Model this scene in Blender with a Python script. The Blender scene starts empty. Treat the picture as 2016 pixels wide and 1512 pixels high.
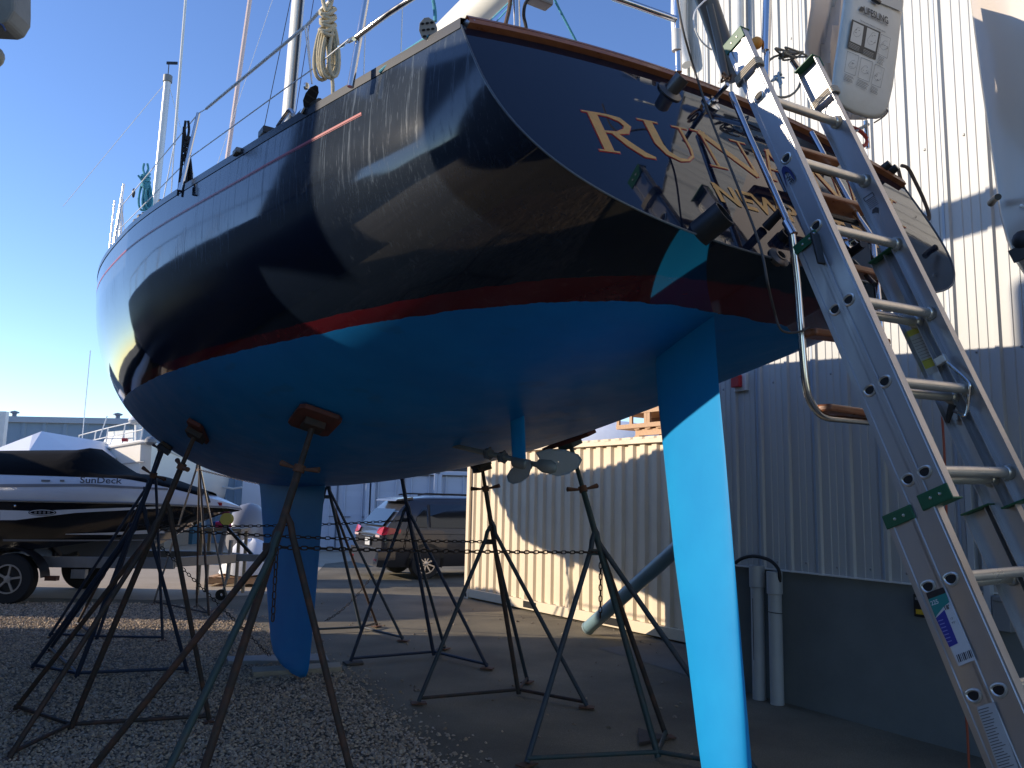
import bpy, math, random
import numpy as np
from mathutils import Vector, Matrix
random.seed(7); RNG=np.random.default_rng(7)
sc=bpy.context.scene
R=math.radians
# ------------------------------------------------------------ camera
CAM=Vector((0,0,1.75)); FPX=1635.; PITCH=R(7.9); ROLL=R(1.15)
_f=Vector((0,math.cos(PITCH),math.sin(PITCH))); _r=Vector((1,0,0)); _u=_r.cross(_f)
CR=math.cos(ROLL)*_r+math.sin(ROLL)*_u; CU=-math.sin(ROLL)*_r+math.cos(ROLL)*_u; CF=_f
cd=bpy.data.cameras.new('camera'); cam=bpy.data.objects.new('camera',cd); sc.collection.objects.link(cam); sc.camera=cam
cd.sensor_width=36; cd.lens=FPX/2016*36; cd.clip_end=2000; cd.clip_start=.05
cam.matrix_world=Matrix(((CR.x,CU.x,-CF.x,CAM.x),(CR.y,CU.y,-CF.y,CAM.y),(CR.z,CU.z,-CF.z,CAM.z),(0,0,0,1)))
# ------------------------------------------------------------ light
SEL=R(18.0); SUND=Vector((-1.0*math.cos(SEL),.004*math.cos(SEL),math.sin(SEL))).normalized()
w=bpy.data.worlds.new('World'); sc.world=w; w.use_nodes=True; nt=w.node_tree
bg=nt.nodes['Background']; sky=nt.nodes.new('ShaderNodeTexSky'); sky.sky_type='NISHITA'; sky.sun_disc=False
sky.sun_elevation=SEL; sky.sun_rotation=math.atan2(SUND.x,SUND.y); sky.air_density=.85; sky.dust_density=.0; sky.ozone_density=2.2
hs=nt.nodes.new('ShaderNodeHueSaturation'); hs.inputs['Saturation'].default_value=1.12; hs.inputs['Hue'].default_value=.512; nt.links.new(sky.outputs[0],hs.inputs['Color']); nt.links.new(hs.outputs[0],bg.inputs[0]); bg.inputs[1].default_value=.15
sl=bpy.data.lights.new('sun','SUN'); sl.energy=3.4; sl.angle=R(.5); sl.color=(1,.86,.68)
so=bpy.data.objects.new('sun',sl); sc.collection.objects.link(so); so.rotation_euler=SUND.to_track_quat('Z','Y').to_euler()
sc.view_settings.view_transform='Standard'; sc.view_settings.look='None'; sc.view_settings.exposure=0.85; sc.view_settings.gamma=1
# ------------------------------------------------------------ pixel -> world points (measuring aid for real positions)
def ray(px,py): return (CF*FPX+CR*(px-1008)-CU*(py-756)).normalized()
def G(px,py,z=0.):
    d=ray(px,py); return CAM+d*((z-CAM.z)/d.z)
def AY(px,py,Y):
    d=ray(px,py); return CAM+d*(Y/d.y)
def PL(px,py,o,n,off=0.):
    d=ray(px,py); n=Vector(n).normalized(); return CAM+d*(((Vector(o)-CAM).dot(n)+off)/d.dot(n))
# ------------------------------------------------------------ object helpers
COL=sc.collection; ORG={}
def tag(o,label=None,cat=None,group=None,kind=None):
    if label: o['label']=label
    if cat: o['category']=cat
    if group: o['group']=group
    if kind: o['kind']=kind
    return o
def thing(name,loc,label,cat,group=None):
    o=bpy.data.objects.new(name,None); COL.objects.link(o); o.location=loc; o.empty_display_size=.1
    ORG[o.name]=Vector(loc); return tag(o,label,cat,group)
class MB:
    def __init__(s): s.v=[]; s.f=[]; s.mi=[]; s.cur=0
    def add(s,vs,fs):
        b=len(s.v); s.v+= [Vector(q) for q in vs]; s.f+=[tuple(b+i for i in f) for f in fs]; s.mi+=[s.cur]*len(fs); return s
    def box(s,c,size,ax=None,bev=0):
        c=Vector(c); ax=ax or (Vector((1,0,0)),Vector((0,1,0)),Vector((0,0,1))); h=[q/2 for q in size]
        vs=[c+ax[0]*(h[0]*i)+ax[1]*(h[1]*j)+ax[2]*(h[2]*k) for i in(-1,1) for j in(-1,1) for k in(-1,1)]
        return s.add(vs,[(0,1,3,2),(4,6,7,5),(0,4,5,1),(2,3,7,6),(0,2,6,4),(1,5,7,3)])
    def bar(s,a,b,w,h,up=(0,0,1)):
        a=Vector(a);b=Vector(b);d=b-a;L=d.length;d.normalize();x=d.cross(Vector(up))
        if x.length<1e-4: x=d.cross(Vector((1,0,0)))
        x.normalize();u=x.cross(d); return s.box((a+b)/2,(L,w,h),(d,x,u))
    def tube(s,pts,r,n=10,cap=True,closed=False):
        pts=[Vector(q) for q in pts]; m=len(pts); rs=r if isinstance(r,(list,tuple)) else [r]*m
        ref=None; rings=[]
        for i,q in enumerate(pts):
            if closed: t=(pts[(i+1)%m]-pts[i-1])
            else: t=(pts[min(i+1,m-1)]-pts[max(i-1,0)])
            if t.length<1e-9: t=Vector((0,0,1))
            t.normalize()
            if ref is None:
                ref=t.orthogonal().normalized()
            else:
                ref=(ref-t*ref.dot(t)); ref=ref.normalized() if ref.length>1e-6 else t.orthogonal().normalized()
            y=t.cross(ref); rings.append([q+(ref*math.cos(2*math.pi*k/n)+y*math.sin(2*math.pi*k/n))*rs[i] for k in range(n)])
        vs=[v for g in rings for v in g]; fs=[]
        for i in range(m if closed else m-1):
            a=i*n; b=((i+1)%m)*n
            for k in range(n): fs.append((a+k,a+(k+1)%n,b+(k+1)%n,b+k))
        if cap and not closed: fs.append(tuple(range(n-1,-1,-1))); fs.append(tuple((m-1)*n+k for k in range(n)))
        return s.add(vs,fs)
    def prism(s,poly,ext):
        n=len(poly); ext=Vector(ext); vs=[Vector(q) for q in poly]+[Vector(q)+ext for q in poly]
        return s.add(vs,[tuple(range(n-1,-1,-1)),tuple(range(n,2*n))]+[(i,(i+1)%n,n+(i+1)%n,n+i) for i in range(n)])
    def grid(s,rows,closeu=False,closev=False):
        nr=len(rows);nc=len(rows[0]);vs=[q for r_ in rows for q in r_];fs=[]
        for i in range(nr if closeu else nr-1):
            for j in range(nc if closev else nc-1):
                a=i;b=(i+1)%nr;c=j;d=(j+1)%nc; fs.append((a*nc+c,a*nc+d,b*nc+d,b*nc+c))
        return s.add(vs,fs)
    def lathe(s,o,ax,prof,n=24):
        o=Vector(o);ax=Vector(ax).normalized();x=ax.orthogonal().normalized();y=ax.cross(x)
        return s.grid([[o+ax*h+(x*math.cos(2*math.pi*k/n)+y*math.sin(2*math.pi*k/n))*r for k in range(n)] for r,h in prof],closev=True)
    def ball(s,c,r,n=12):
        c=Vector(c); r=r if isinstance(r,(tuple,list)) else (r,)*3
        return s.grid([[c+Vector((r[0]*math.sin(a)*math.cos(b),r[1]*math.sin(a)*math.sin(b),r[2]*math.cos(a))) for b in [2*math.pi*k/n for k in range(n)]] for a in [math.pi*i/(n//2)*.999+.001 for i in range(n//2+1)]],closev=True)
    def build(s,name,mat,parent=None,smooth=False,bevel=0,label=None,cat=None,group=None,kind=None,auto=40):
        off=ORG.get(parent.name,Vector((0,0,0))) if parent else Vector((0,0,0))
        loc=Vector((0,0,0))
        if not parent and s.v and kind!='structure':
            a=np.array([tuple(v) for v in s.v]); loc=Vector(((a[:,0].min()+a[:,0].max())/2,(a[:,1].min()+a[:,1].max())/2,a[:,2].min())); off=loc
        me=bpy.data.meshes.new(name); me.from_pydata([tuple(v-off) for v in s.v],[],s.f)
        mats=mat if isinstance(mat,(list,tuple)) else [mat]
        for m in mats: me.materials.append(m)
        if len(mats)>1: me.polygons.foreach_set('material_index',s.mi)
        if smooth: me.polygons.foreach_set('use_smooth',[True]*len(me.polygons))
        me.update(); 
        o=bpy.data.objects.new(name,me); COL.objects.link(o); o.location=loc
        if smooth and auto<180:
            try: me.set_sharp_from_angle(angle=R(auto))
            except Exception: pass
        if bevel:
            b=o.modifiers.new('bevel','BEVEL'); b.width=bevel; b.segments=2; b.limit_method='ANGLE'
        if parent: o.parent=parent; ORG[o.name]=off
        else: ORG[o.name]=loc
        tag(o,label,cat,group,kind); return o
def T(*pts,**k): return MB().tube(*pts,**k)
def smoothpath(pts,n=8):
    pts=[Vector(q) for q in pts]; out=[]
    for i in range(len(pts)-1):
        p0=pts[max(i-1,0)];p1=pts[i];p2=pts[i+1];p3=pts[min(i+2,len(pts)-1)]
        for k in range(n):
            t=k/n; out.append(.5*((2*p1)+(p2-p0)*t+(2*p0-5*p1+4*p2-p3)*t*t+(3*p1-p0-3*p2+p3)*t**3))
    out.append(pts[-1]); return out
# ------------------------------------------------------------ materials
MATS={}
def mat(name,col,rough=.6,metal=0.,col2=None,scale=8.,amt=.5,bump=0.,bscale=None,coat=0.,rvar=0.,stretch=None,spec=.5,contrast=(.35,.65),detail=6.,trans=0.):
    if name in MATS: return MATS[name]
    m=bpy.data.materials.new(name); m.use_nodes=True; t=m.node_tree; b=t.nodes['Principled BSDF']; N=t.nodes.new; L=t.links.new
    b.inputs['Base Color'].default_value=(*col,1); b.inputs['Roughness'].default_value=rough; b.inputs['Metallic'].default_value=metal
    b.inputs['Coat Weight'].default_value=coat; b.inputs['Coat Roughness'].default_value=.04; b.inputs['Specular IOR Level'].default_value=spec
    tc=N('ShaderNodeTexCoord'); mp=N('ShaderNodeMapping'); L(tc.outputs['Object'],mp.inputs[0]); mp.inputs['Scale'].default_value=stretch or (1,1,1)
    nz=N('ShaderNodeTexNoise'); nz.inputs['Scale'].default_value=scale; nz.inputs['Detail'].default_value=detail; nz.inputs['Roughness'].default_value=.6; L(mp.outputs[0],nz.inputs[0])
    if col2:
        rp=N('ShaderNodeValToRGB'); rp.color_ramp.elements[0].position=contrast[0]; rp.color_ramp.elements[1].position=contrast[1]
        c2=tuple(a*(1-amt)+c*amt for a,c in zip(col,col2))
        rp.color_ramp.elements[0].color=(*col,1); rp.color_ramp.elements[1].color=(*c2,1)
        L(nz.outputs[0],rp.inputs[0]); L(rp.outputs[0],b.inputs['Base Color'])
    if rvar:
        mr=N('ShaderNodeMapRange'); mr.inputs[1].default_value=.3; mr.inputs[2].default_value=.7; mr.inputs[3].default_value=max(.02,rough-rvar); mr.inputs[4].default_value=min(1,rough+rvar)
        L(nz.outputs[0],mr.inputs[0]); L(mr.outputs[0],b.inputs['Roughness'])
    if bump:
        n2=N('ShaderNodeTexNoise'); n2.inputs['Scale'].default_value=bscale or scale*4; n2.inputs['Detail'].default_value=4; L(mp.outputs[0],n2.inputs[0])
        bp=N('ShaderNodeBump'); bp.inputs['Strength'].default_value=1; bp.inputs['Distance'].default_value=bump; L(n2.outputs[0],bp.inputs['Height']); L(bp.outputs[0],b.inputs['Normal'])
    if trans: b.inputs['Transmission Weight'].default_value=trans
    MATS[name]=m; return m
chrome=mat('stainless',(.62,.61,.60),.16,1.,rvar=.06)
alu=mat('aluminium',(.47,.47,.475),.42,.92,col2=(.40,.41,.43),scale=9,rvar=.1,stretch=(1,1,.25))
alur=mat('aluminium_rung',(.70,.67,.60),.33,.75,col2=(.5,.49,.47),scale=14,rvar=.08)
teak=mat('teak',(.22,.075,.03),.35,col2=(.36,.15,.06),scale=14,stretch=(1,1,6),bump=.0006,rvar=.1)
blackp=mat('black_plastic',(.012,.012,.013),.4)
rubber=mat('rubber',(.02,.02,.021),.75,bump=.001)
whitep=mat('white_paint',(.72,.72,.70),.4,col2=(.6,.6,.57),scale=3)
green=mat('green_plastic',(.01,.09,.04),.45)
gold=mat('gold_leaf',(.62,.30,.055),.35,metal=.12,col2=(.42,.25,.06),scale=28,contrast=(.4,.62))
redp=mat('red_paint',(.42,.02,.025),.4)
dredp=mat('dark_red_paint',(.16,.015,.015),.5)
navym=mat('dark_decal',(.01,.02,.12),.4)
stand_cols=[mat('rusty_stand_paint',(.035,.028,.024),.7,col2=(.16,.06,.03),scale=11,bump=.002,contrast=(.45,.7)),
 mat('blue_stand_paint',(.014,.024,.052),.6,col2=(.06,.045,.04),scale=9,bump=.0015,contrast=(.5,.75)),
 mat('green_stand_paint',(.026,.052,.052),.6,col2=(.11,.06,.04),scale=8,bump=.0015,contrast=(.5,.72)),
 mat('grey_blue_stand_paint',(.035,.05,.065),.6,col2=(.10,.06,.045),scale=8,bump=.0015,contrast=(.52,.72))]
rust=mat('rust',(.10,.045,.025),.8,col2=(.2,.09,.05),scale=25,bump=.001)
plyw=mat('painted_plywood',(.13,.035,.025),.75,col2=(.05,.03,.025),scale=9,bump=.001,contrast=(.42,.6))
plyg=mat('grey_plywood',(.06,.05,.042),.8,col2=(.12,.09,.07),scale=9,bump=.001)
timber=mat('weathered_timber',(.40,.33,.24),.85,col2=(.22,.18,.13),scale=6,stretch=(1,6,6),bump=.002)
pine=mat('pallet_pine',(.55,.36,.22),.8,col2=(.4,.24,.13),scale=9,stretch=(1,5,5),bump=.001)
ropeb=mat('beige_rope',(.56,.50,.36),.9,col2=(.36,.31,.2),scale=70,bump=.002,bscale=220)
ropek=mat('black_rope',(.02,.02,.022),.9,col2=(.5,.5,.5),scale=120,contrast=(.64,.7))
ropet=mat('turquoise_rope',(.08,.36,.46),.85,col2=(.05,.2,.3),scale=90,bump=.001,bscale=220)
ropebr=mat('brown_rope',(.13,.085,.06),.9,scale=70,bump=.001,bscale=220)
wire=mat('coated_wire',(.72,.73,.72),.35)
# ------------------------------------------------------------ ground
def asphalt():
    m=bpy.data.materials.new('asphalt'); m.use_nodes=True; t=m.node_tree; b=t.nodes['Principled BSDF']; N=t.nodes.new; L=t.links.new
    tc=N('ShaderNodeTexCoord'); n1=N('ShaderNodeTexNoise'); n1.inputs['Scale'].default_value=.9; n1.inputs['Detail'].default_value=8
    n2=N('ShaderNodeTexNoise'); n2.inputs['Scale'].default_value=120; n2.inputs['Detail'].default_value=3
    n3=N('ShaderNodeTexVoronoi'); n3.inputs['Scale'].default_value=160
    for q in(n1,n2,n3): L(tc.outputs['Object'],q.inputs['Vector'])
    r1=N('ShaderNodeValToRGB'); r1.color_ramp.elements[0].color=(.062,.054,.043,1); r1.color_ramp.elements[1].color=(.125,.108,.085,1); r1.color_ramp.elements[0].position=.34; r1.color_ramp.elements[1].position=.7
    L(n1.outputs[0],r1.inputs[0]); mx=N('ShaderNodeMixRGB'); mx.blend_type='MULTIPLY'; mx.inputs[0].default_value=.55; L(r1.outputs[0],mx.inputs[1]); L(n3.outputs['Distance'],mx.inputs[2])
    ml=N('ShaderNodeMixRGB'); ml.blend_type='MULTIPLY'; ml.inputs[0].default_value=1; L(mx.outputs[0],ml.inputs[1]); ml.inputs[2].default_value=(2.35,2.3,1.95,1); L(ml.outputs[0],b.inputs['Base Color'])
    b.inputs['Roughness'].default_value=.85; bp=N('ShaderNodeBump'); bp.inputs['Distance'].default_value=.006; L(n2.outputs[0],bp.inputs['Height']); L(bp.outputs[0],b.inputs['Normal']); return m
ASPH=asphalt()
MB().add([(-400,-200,0),(400,-200,0),(400,600,0),(-400,600,0)],[(0,1,2,3)]).build('ground',ASPH,kind='structure')
old=mat('old_concrete_pavement',(.44,.36,.26),.9,col2=(.33,.265,.19),scale=1.3,bump=.004,bscale=60,detail=10)
a=G(-400,1184);b=G(330,1182);c=G(590,1166);
MB().add([(a.x-30,a.y,.004),(b.x,b.y,.004),(c.x,c.y,.004),tuple(G(640,1110,.004)),(-1.2,30,.004),(3,60,.004),(-80,60,.004)],[tuple(range(7))]).build('pavement',old,kind='structure')
slab=mat('concrete_slab',(.17,.155,.13),.9,col2=(.10,.095,.085),scale=3,bump=.002,bscale=50)
MB().add([tuple(G(*q,.004)) for q in [(1178,1276),(1330,1262),(1450,1268),(1452,1360),(1374,1336),(1290,1310)]],[tuple(range(6))]).build('concrete_path',slab,kind='structure')
# gravel bed : base sheet + individual stones as one uncountable mass
gp=[(-60,1186),(300,1190),(440,1200),(505,1235),(560,1270),(640,1310),(700,1345),(745,1392),(800,1440),(850,1490),(900,1535),(960,1600),(700,1900),(-400,1900)]
gw=[G(*q) for q in gp]
gb=mat('gravel_base',(.20,.17,.13),.95,col2=(.11,.095,.07),scale=40,bump=.02,bscale=60)
MB().add([(q.x,q.y,.008) for q in gw],[tuple(range(len(gw)))]).build('gravel_bed',gb,kind='structure')
def stones(name,n,inside,zlev,smin,smax,label,cat,seed,lum=(.21,.47)):
    rg=np.random.default_rng(seed); P=[]
    while len(P)<n:
        q=inside(rg); 
        if q is not None: P.append(q)
    P=np.array(P); n=len(P)
    base=np.array([(1,0,0),(0,1,0),(-1,0,0),(0,-1,0),(0,0,1),(0,0,-1),(.7,.7,.5),(-.7,.6,.45),(.6,-.7,.5),(-.6,-.7,.4)],float)
    from itertools import combinations
    # convex-ish stone: top ring/apex
    base=np.array([(1,0,-.1),(.45,.85,0),(-.5,.8,-.1),(-1,-.05,0),(-.45,-.85,-.05),(.55,-.8,0),(.35,.3,.62),(-.4,.25,.55),(-.05,-.45,.6)],float)
    F=[(0,1,6),(1,2,7),(1,7,6),(2,3,7),(3,4,8),(3,8,7),(4,5,8),(5,0,6),(5,6,8),(6,7,8)]
    s=rg.uniform(smin,smax,n)*(1+.6*(rg.random(n)>.93)); an=rg.uniform(0,6.28,n)
    V=base[None]*(1+rg.uniform(-.25,.25,(n,9,3)))*s[:,None,None]; V[:,:,1]*=rg.uniform(.6,1,n)[:,None]
    tl=rg.uniform(-.5,.5,n)[:,None]; V[:,:,2]+=V[:,:,0]*tl
    ca=np.cos(an)[:,None];sa=np.sin(an)[:,None]; X=V[:,:,0]*ca-V[:,:,1]*sa; Y=V[:,:,0]*sa+V[:,:,1]*ca
    W=np.stack([X+P[:,0:1],Y+P[:,1:2],V[:,:,2]+zlev+P[:,2:3]],-1).reshape(-1,3)
    me=bpy.data.meshes.new(name); fa=(np.array(F)[None]+(np.arange(n)*9)[:,None,None]).reshape(-1,3)
    me.from_pydata(W.tolist(),[],fa.tolist())
    l=rg.uniform(*lum,n)**1.0; tint=rg.uniform(-.08,.1,n); col=np.stack([l*(1.30+tint),l*1.02,l*(.74-tint),np.ones(n)],-1)
    at=me.color_attributes.new('stonecol','FLOAT_COLOR','POINT'); at.data.foreach_set('color',np.repeat(col,9,0).ravel())
    m=MATS.get('stone')
    if not m:
        m=bpy.data.materials.new('stone'); m.use_nodes=True; t=m.node_tree; b=t.nodes['Principled BSDF']; ca_=t.nodes.new('ShaderNodeVertexColor'); ca_.layer_name='stonecol'
        t.links.new(ca_.outputs[0],b.inputs['Base Color']); b.inputs['Roughness'].default_value=.9; MATS['stone']=m
    me.materials.append(m); o=bpy.data.objects.new(name,me); COL.objects.link(o); return tag(o,label,cat,kind='stuff')
gpoly=[(q.x,q.y) for q in gw]
def inpoly(x,y,poly):
    c=False; j=len(poly)-1
    for i in range(len(poly)):
        xi,yi=poly[i];xj,yj=poly[j]
        if (yi>y)!=(yj>y) and x<(xj-xi)*(y-yi)/(yj-yi)+xi: c=not c
        j=i
    return c
def gin(rg):
    Y=3.6+(rg.random()**1.25)*10.2; X=rg.uniform(-.66*Y-.3,.3)
    return (X,Y,rg.uniform(0,.012)) if inpoly(X,Y,gpoly) else None
stones('gravel',62000,gin,.010,.008,.017,'loose grey gravel covering the yard under the blue keel','gravel',3)
edge=gpoly[2:12]
def ein(rg):
    i=rg.integers(0,len(edge)-1); t=rg.random(); X=edge[i][0]*(1-t)+edge[i+1][0]*t; Y=edge[i][1]*(1-t)+edge[i+1][1]*t; d=rg.exponential(.13)
    return (X+d*.9,Y+d*.35,0) if d<1.4 else None
stones('scattered_gravel',700,ein,.003,.008,.017,'stray pebbles scattered over the dark asphalt beside the gravel','gravel',5)
def lin(rg):
    if rg.random()<.55: q=G(rg.uniform(650,1500),rg.uniform(1180,1500))
    else: q=G(rg.uniform(560,1150),rg.uniform(1130,1270))
    return (q.x,q.y,0)
stones('fallen_leaves',170,lin,.001,.012,.028,'dry leaves and grit lying on the asphalt','leaves',9,lum=(.12,.34))
# ------------------------------------------------------------ the metal building on the right
W0=Vector((2.5397,7.6286,0)); WD=Vector((.5023,-.8647,0)).normalized(); WN=Vector((WD.y,-WD.x,0))
def WP(px,py,off=0): return PL(px,py,W0,WN,off)
def wpt(s,z,off=0): return W0+WD*s+Vector((0,0,z))+WN*off
bld=thing('metal_building',wpt(2,0,-3),'tall white ribbed metal building filling the right side, on a dark concrete base','building')
siding=mat('white_siding',(.47,.475,.465),.5,col2=(.40,.405,.395),scale=1.6,stretch=(1,1,.15),amt=.6)
m=MB(); prof=[]; s=-1.31; k=0
S_END=9.0
while s<S_END:
    prof+=[(s,0),(s+.012,.022),(s+.045,.022),(s+.057,0)]
    for q in (.125,.195,.265): 
        if s+q+.02<S_END: prof+=[(s+q,0),(s+q+.005,.006),(s+q+.015,.006),(s+q+.020,0)]
    s+=.325
zb=1.15
m.grid([[wpt(a,zb,o) for a,o in prof],[wpt(a,8.2,o) for a,o in prof]])
m.build('siding_wall',siding,bld)
seam=mat('seam_shadow_gap',(.18,.24,.33),.5)
m=MB()
for q in (-1.01,-.36,.29,.94,1.59,2.24,2.89): m.box(wpt(q+.0285,4.7,.024),(.020,.005,7.05),(WD,WN,Vector((0,0,1))))
m.build('seam_shade_strip',mat('blue_grey_seam_shade',(.30,.36,.44),.45),bld)  # blue-grey strips carry the shaded side of the ribs as colour
conc=mat('painted_foundation',(.17,.19,.19),.8,col2=(.12,.135,.14),scale=2.5,bump=.002,bscale=20)
MB().box(wpt(3.84,.58,-.16),(10.3,.30,1.16),(WD,WN,Vector((0,0,1)))).build('foundation',conc,bld)
MB().box(wpt(3.84,1.160,-.02),(10.3,.10,.012),(WD,WN,Vector((0,0,1)))).build('base_flashing',whitep,bld)
m=MB(); 
e=wpt(-1.31,0); m.add([wpt(-1.31,.02,0),wpt(-1.31,.02,-10),wpt(-1.31,8.2,-10),wpt(-1.31,8.2,0)],[(0,1,2,3)])
m.add([wpt(-1.31,8.2,.03),wpt(9,8.2,.03),wpt(9,8.6,-10),wpt(-1.31,8.6,-10)],[(0,1,2,3)])
m.add([wpt(9,.02,0),wpt(9,.02,-10),wpt(9,8.2,-10),wpt(9,8.2,0)],[(0,1,2,3)])
m.build('end_wall',siding,bld)
m=MB(); m.box(wpt(-1.30,4.7,.012),(.09,.03,7.0),(WD,WN,Vector((0,0,1)))); m.build('corner_trim',whitep,bld)
# screws along the siding
m=MB(); sc_=[]
for z in (1.24,2.9,4.6,6.2):
    s=-1.2
    while s<4:
        m.lathe(wpt(s+.08,z+.01*math.sin(s*9),0),WN,[(.011,.0),(.011,.005),(.006,.010),(.0,.011)],n=8); s+=.1625
m.build('screw_heads',mat('screw_steel',(.3,.3,.3),.5,.6),bld,kind='stuff')
# downspout-like pillar on the wall
MB().tube([WP(1452,-260,.10),WP(1455,100,.10),WP(1462,330,.10)],.052,n=20).build('downspout',whitep,bld,smooth=True)
# door frame + boxes at the far right
d0=WP(1915,960,.0); sd=(d0-W0).dot(WD)
m=MB()
for q in (0,.10): m.box(wpt(sd+q,1.42,.045),(.05,.05,1.55),(WD,WN,Vector((0,0,1))))
m.build('door_frame',mat('frame_white',(.42,.45,.48),.5),bld,bevel=.004)
q=WP(1976,1208,.05); sq=(q-W0).dot(WD)
eb=thing('electrical_box',wpt(sq,q.z-.12,.04),'small grey electrical box on the foundation at the right edge','electrical box')
grey=mat('grey_metal_paint',(.20,.21,.22),.5)
MB().box(wpt(sq,q.z,.05),(.12,.07,.24),(WD,WN,Vector((0,0,1)))).build('case',grey,eb,bevel=.006)
MB().box(wpt(sq,q.z+.10,.09),(.09,.02,.03),(WD,WN,Vector((0,0,1)))).build('hasp',grey,eb,bevel=.003)
q=WP(1817,1192,.06); sq=(q-W0).dot(WD)
lb=thing('lock_box',wpt(sq,q.z-.1,.05),'black box with yellow label on the foundation behind the ladder','box')
MB().box(wpt(sq,q.z,.06),(.10,.09,.17),(WD,WN,Vector((0,0,1)))).build('case',blackp,lb,bevel=.008)
MB().box(wpt(sq+.005,q.z-.045,.107),(.065,.004,.035),(WD,WN,Vector((0,0,1)))).build('yellow_label',mat('yellow',(.6,.38,.02),.5),lb)
MB().box(wpt(sq,q.z+.05,.107),(.06,.004,.018),(WD,WN,Vector((0,0,1)))).build('grey_label',grey,lb)
q=WP(1452,753,.05); sq=(q-W0).dot(WD)
al=thing('alarm_box',wpt(sq,q.z-.08,.03),'small red alarm box with clear cover on the white wall','alarm')
MB().box(wpt(sq+.02,q.z,.02),(.16,.04,.17),(WD,WN,Vector((0,0,1)))).build('backplate',whitep,al,bevel=.004)
MB().box(wpt(sq,q.z+.01,.065),(.11,.05,.12),(WD,WN,Vector((0,0,1)))).build('housing',redp,al,bevel=.008)
# pvc pipes
pvc=mat('pvc',(.40,.42,.43),.45,col2=(.33,.35,.36),scale=4)
for px,py,yt,lab,r in ((1541,1385,1127,'pale plastic pipe with a dark strap, rightmost of the upright pipes',.060),(1492,1377,1113,'pale plastic pipe with printed line, middle of the upright pipes',.060),(1462,1350,1106,'pale plastic pipe half hidden behind the rudder edge',.058)):
    g=G(px,py); g=W0+WD*((g-W0).dot(WD))+WN*.10; zt=g.z+0; 
    t=PL(px,yt,g,WN,0).z
    th=thing('drain_pipe',g,lab,'pipe','upright drain pipes against the foundation')
    MB().lathe(g,(0,0,1),[(r,0.0),(r,t-.05)],n=24).build('pipe_body',pvc,th,smooth=True)
    MB().lathe(g,(0,0,1),[(r+.001,t-.20),(r+.010,t-.195),(r+.010,t-.002),(r+.006,t),(r-.012,t),(r-.012,t-.1),(0,t-.1)],n=24).build('collar',pvc,th,smooth=True)
    if px==1541: 
        pts=[g+Vector((math.cos(a)*(r+.002),math.sin(a)*(r+.002),t-.36-.006*math.cos(a))) for a in [k*math.pi/10 for k in range(20)]]
        MB().tube(pts,.004,n=6,closed=True).build('strap',blackp,th)
    if px==1492: MB().box(g+WN*(r+.001)-Vector((0,0,0))+Vector((0,0,.62)),(.004,.003,.55),(WD,WN,Vector((0,0,1)))).build('print_line',blackp,th)
hose=[WP(1448,1108,.12),WP(1462,1099,.13),WP(1485,1095,.13),WP(1515,1103,.13),WP(1533,1122,.13),WP(1535,1145,.10)]
MB().tube(smoothpath(hose),.016,n=10).build('black_hose',rubber,smooth=True,label='black hose arching over the tops of the upright pipes',cat='hose')
org=mat('orange_cord',(.36,.07,.03),.5)
pts=[PL(x,y,wpt(1.6,0,.35),WN) for x,y in [(1852,790),(1858,870),(1863,1000),(1861,1100),(1872,1200),(1893,1330),(1903,1420),(1910,1560)]]
MB().tube(smoothpath(pts),.0085,n=8).build('hanging_cable',org,smooth=True,label='orange red cord hanging down behind the aluminium ladder',cat='cord')
# white rolled tarp hanging at the far building corner
pts=[WP(1338,-120,.12),WP(1336,0,.12),WP(1337,60,.12),WP(1345,108,.12),WP(1352,128,.12)]
MB().tube(smoothpath(pts),[.085]*8*3+[.083-.0035*k for k in range(9)],n=18).build('rolled_tarp',mat('white_vinyl',(.75,.74,.72),.5,bump=.004,bscale=12),smooth=True,label='white rolled tarp hanging at the far corner of the metal building',cat='tarp')
# ------------------------------------------------------------ the big sailboat (hull lines in boat coordinates: x from stern to bow, y to port)
HP=[0.9553, 3.6086, 0.5664, 0.566, 2.5688, 2.6036, 3.2, 1.3868, 1.6845, 1.9887, 1.8698, 0.5173, 3.4844, 3.7725, 3.9841, 2.6573, 2.3172, 1.9336, 1.8592, 2.5278, 3.3178, 2.4803, 3.0064, 1.7691]
PX0,PY0,PSI,RAKE,Z1,Z2=HP[:6]; BB=HP[7:12]; SS=HP[12:15]; KK=HP[15:20]; M0,M3,N0,N3=HP[20:24]; LOA=13.2
Z1-=.004; Z2+=.014
cps,sps=math.cos(PSI),math.sin(PSI)
AX=Vector((-sps,cps,0)); PORT=Vector((-cps,-sps,0)); STB=-PORT; UP=Vector((0,0,1)); BO=Vector((PX0,PY0,0))
def BW(x,y,z): return BO+AX*x+PORT*y+UP*z
TSb=[0,.13,.31,.5,.75,1.]
def herm(xs,ys,t):
    xs=np.array(xs,float);ys=np.array(ys,float);m=np.gradient(ys,xs); i=np.clip(np.searchsorted(xs,t)-1,0,len(xs)-2); h=xs[i+1]-xs[i];u=(t-xs[i])/h
    return (2*u**3-3*u**2+1)*ys[i]+(u**3-2*u**2+u)*h*m[i]+(-2*u**3+3*u**2)*ys[i+1]+(u**3-u**2)*h*m[i+1]
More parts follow.
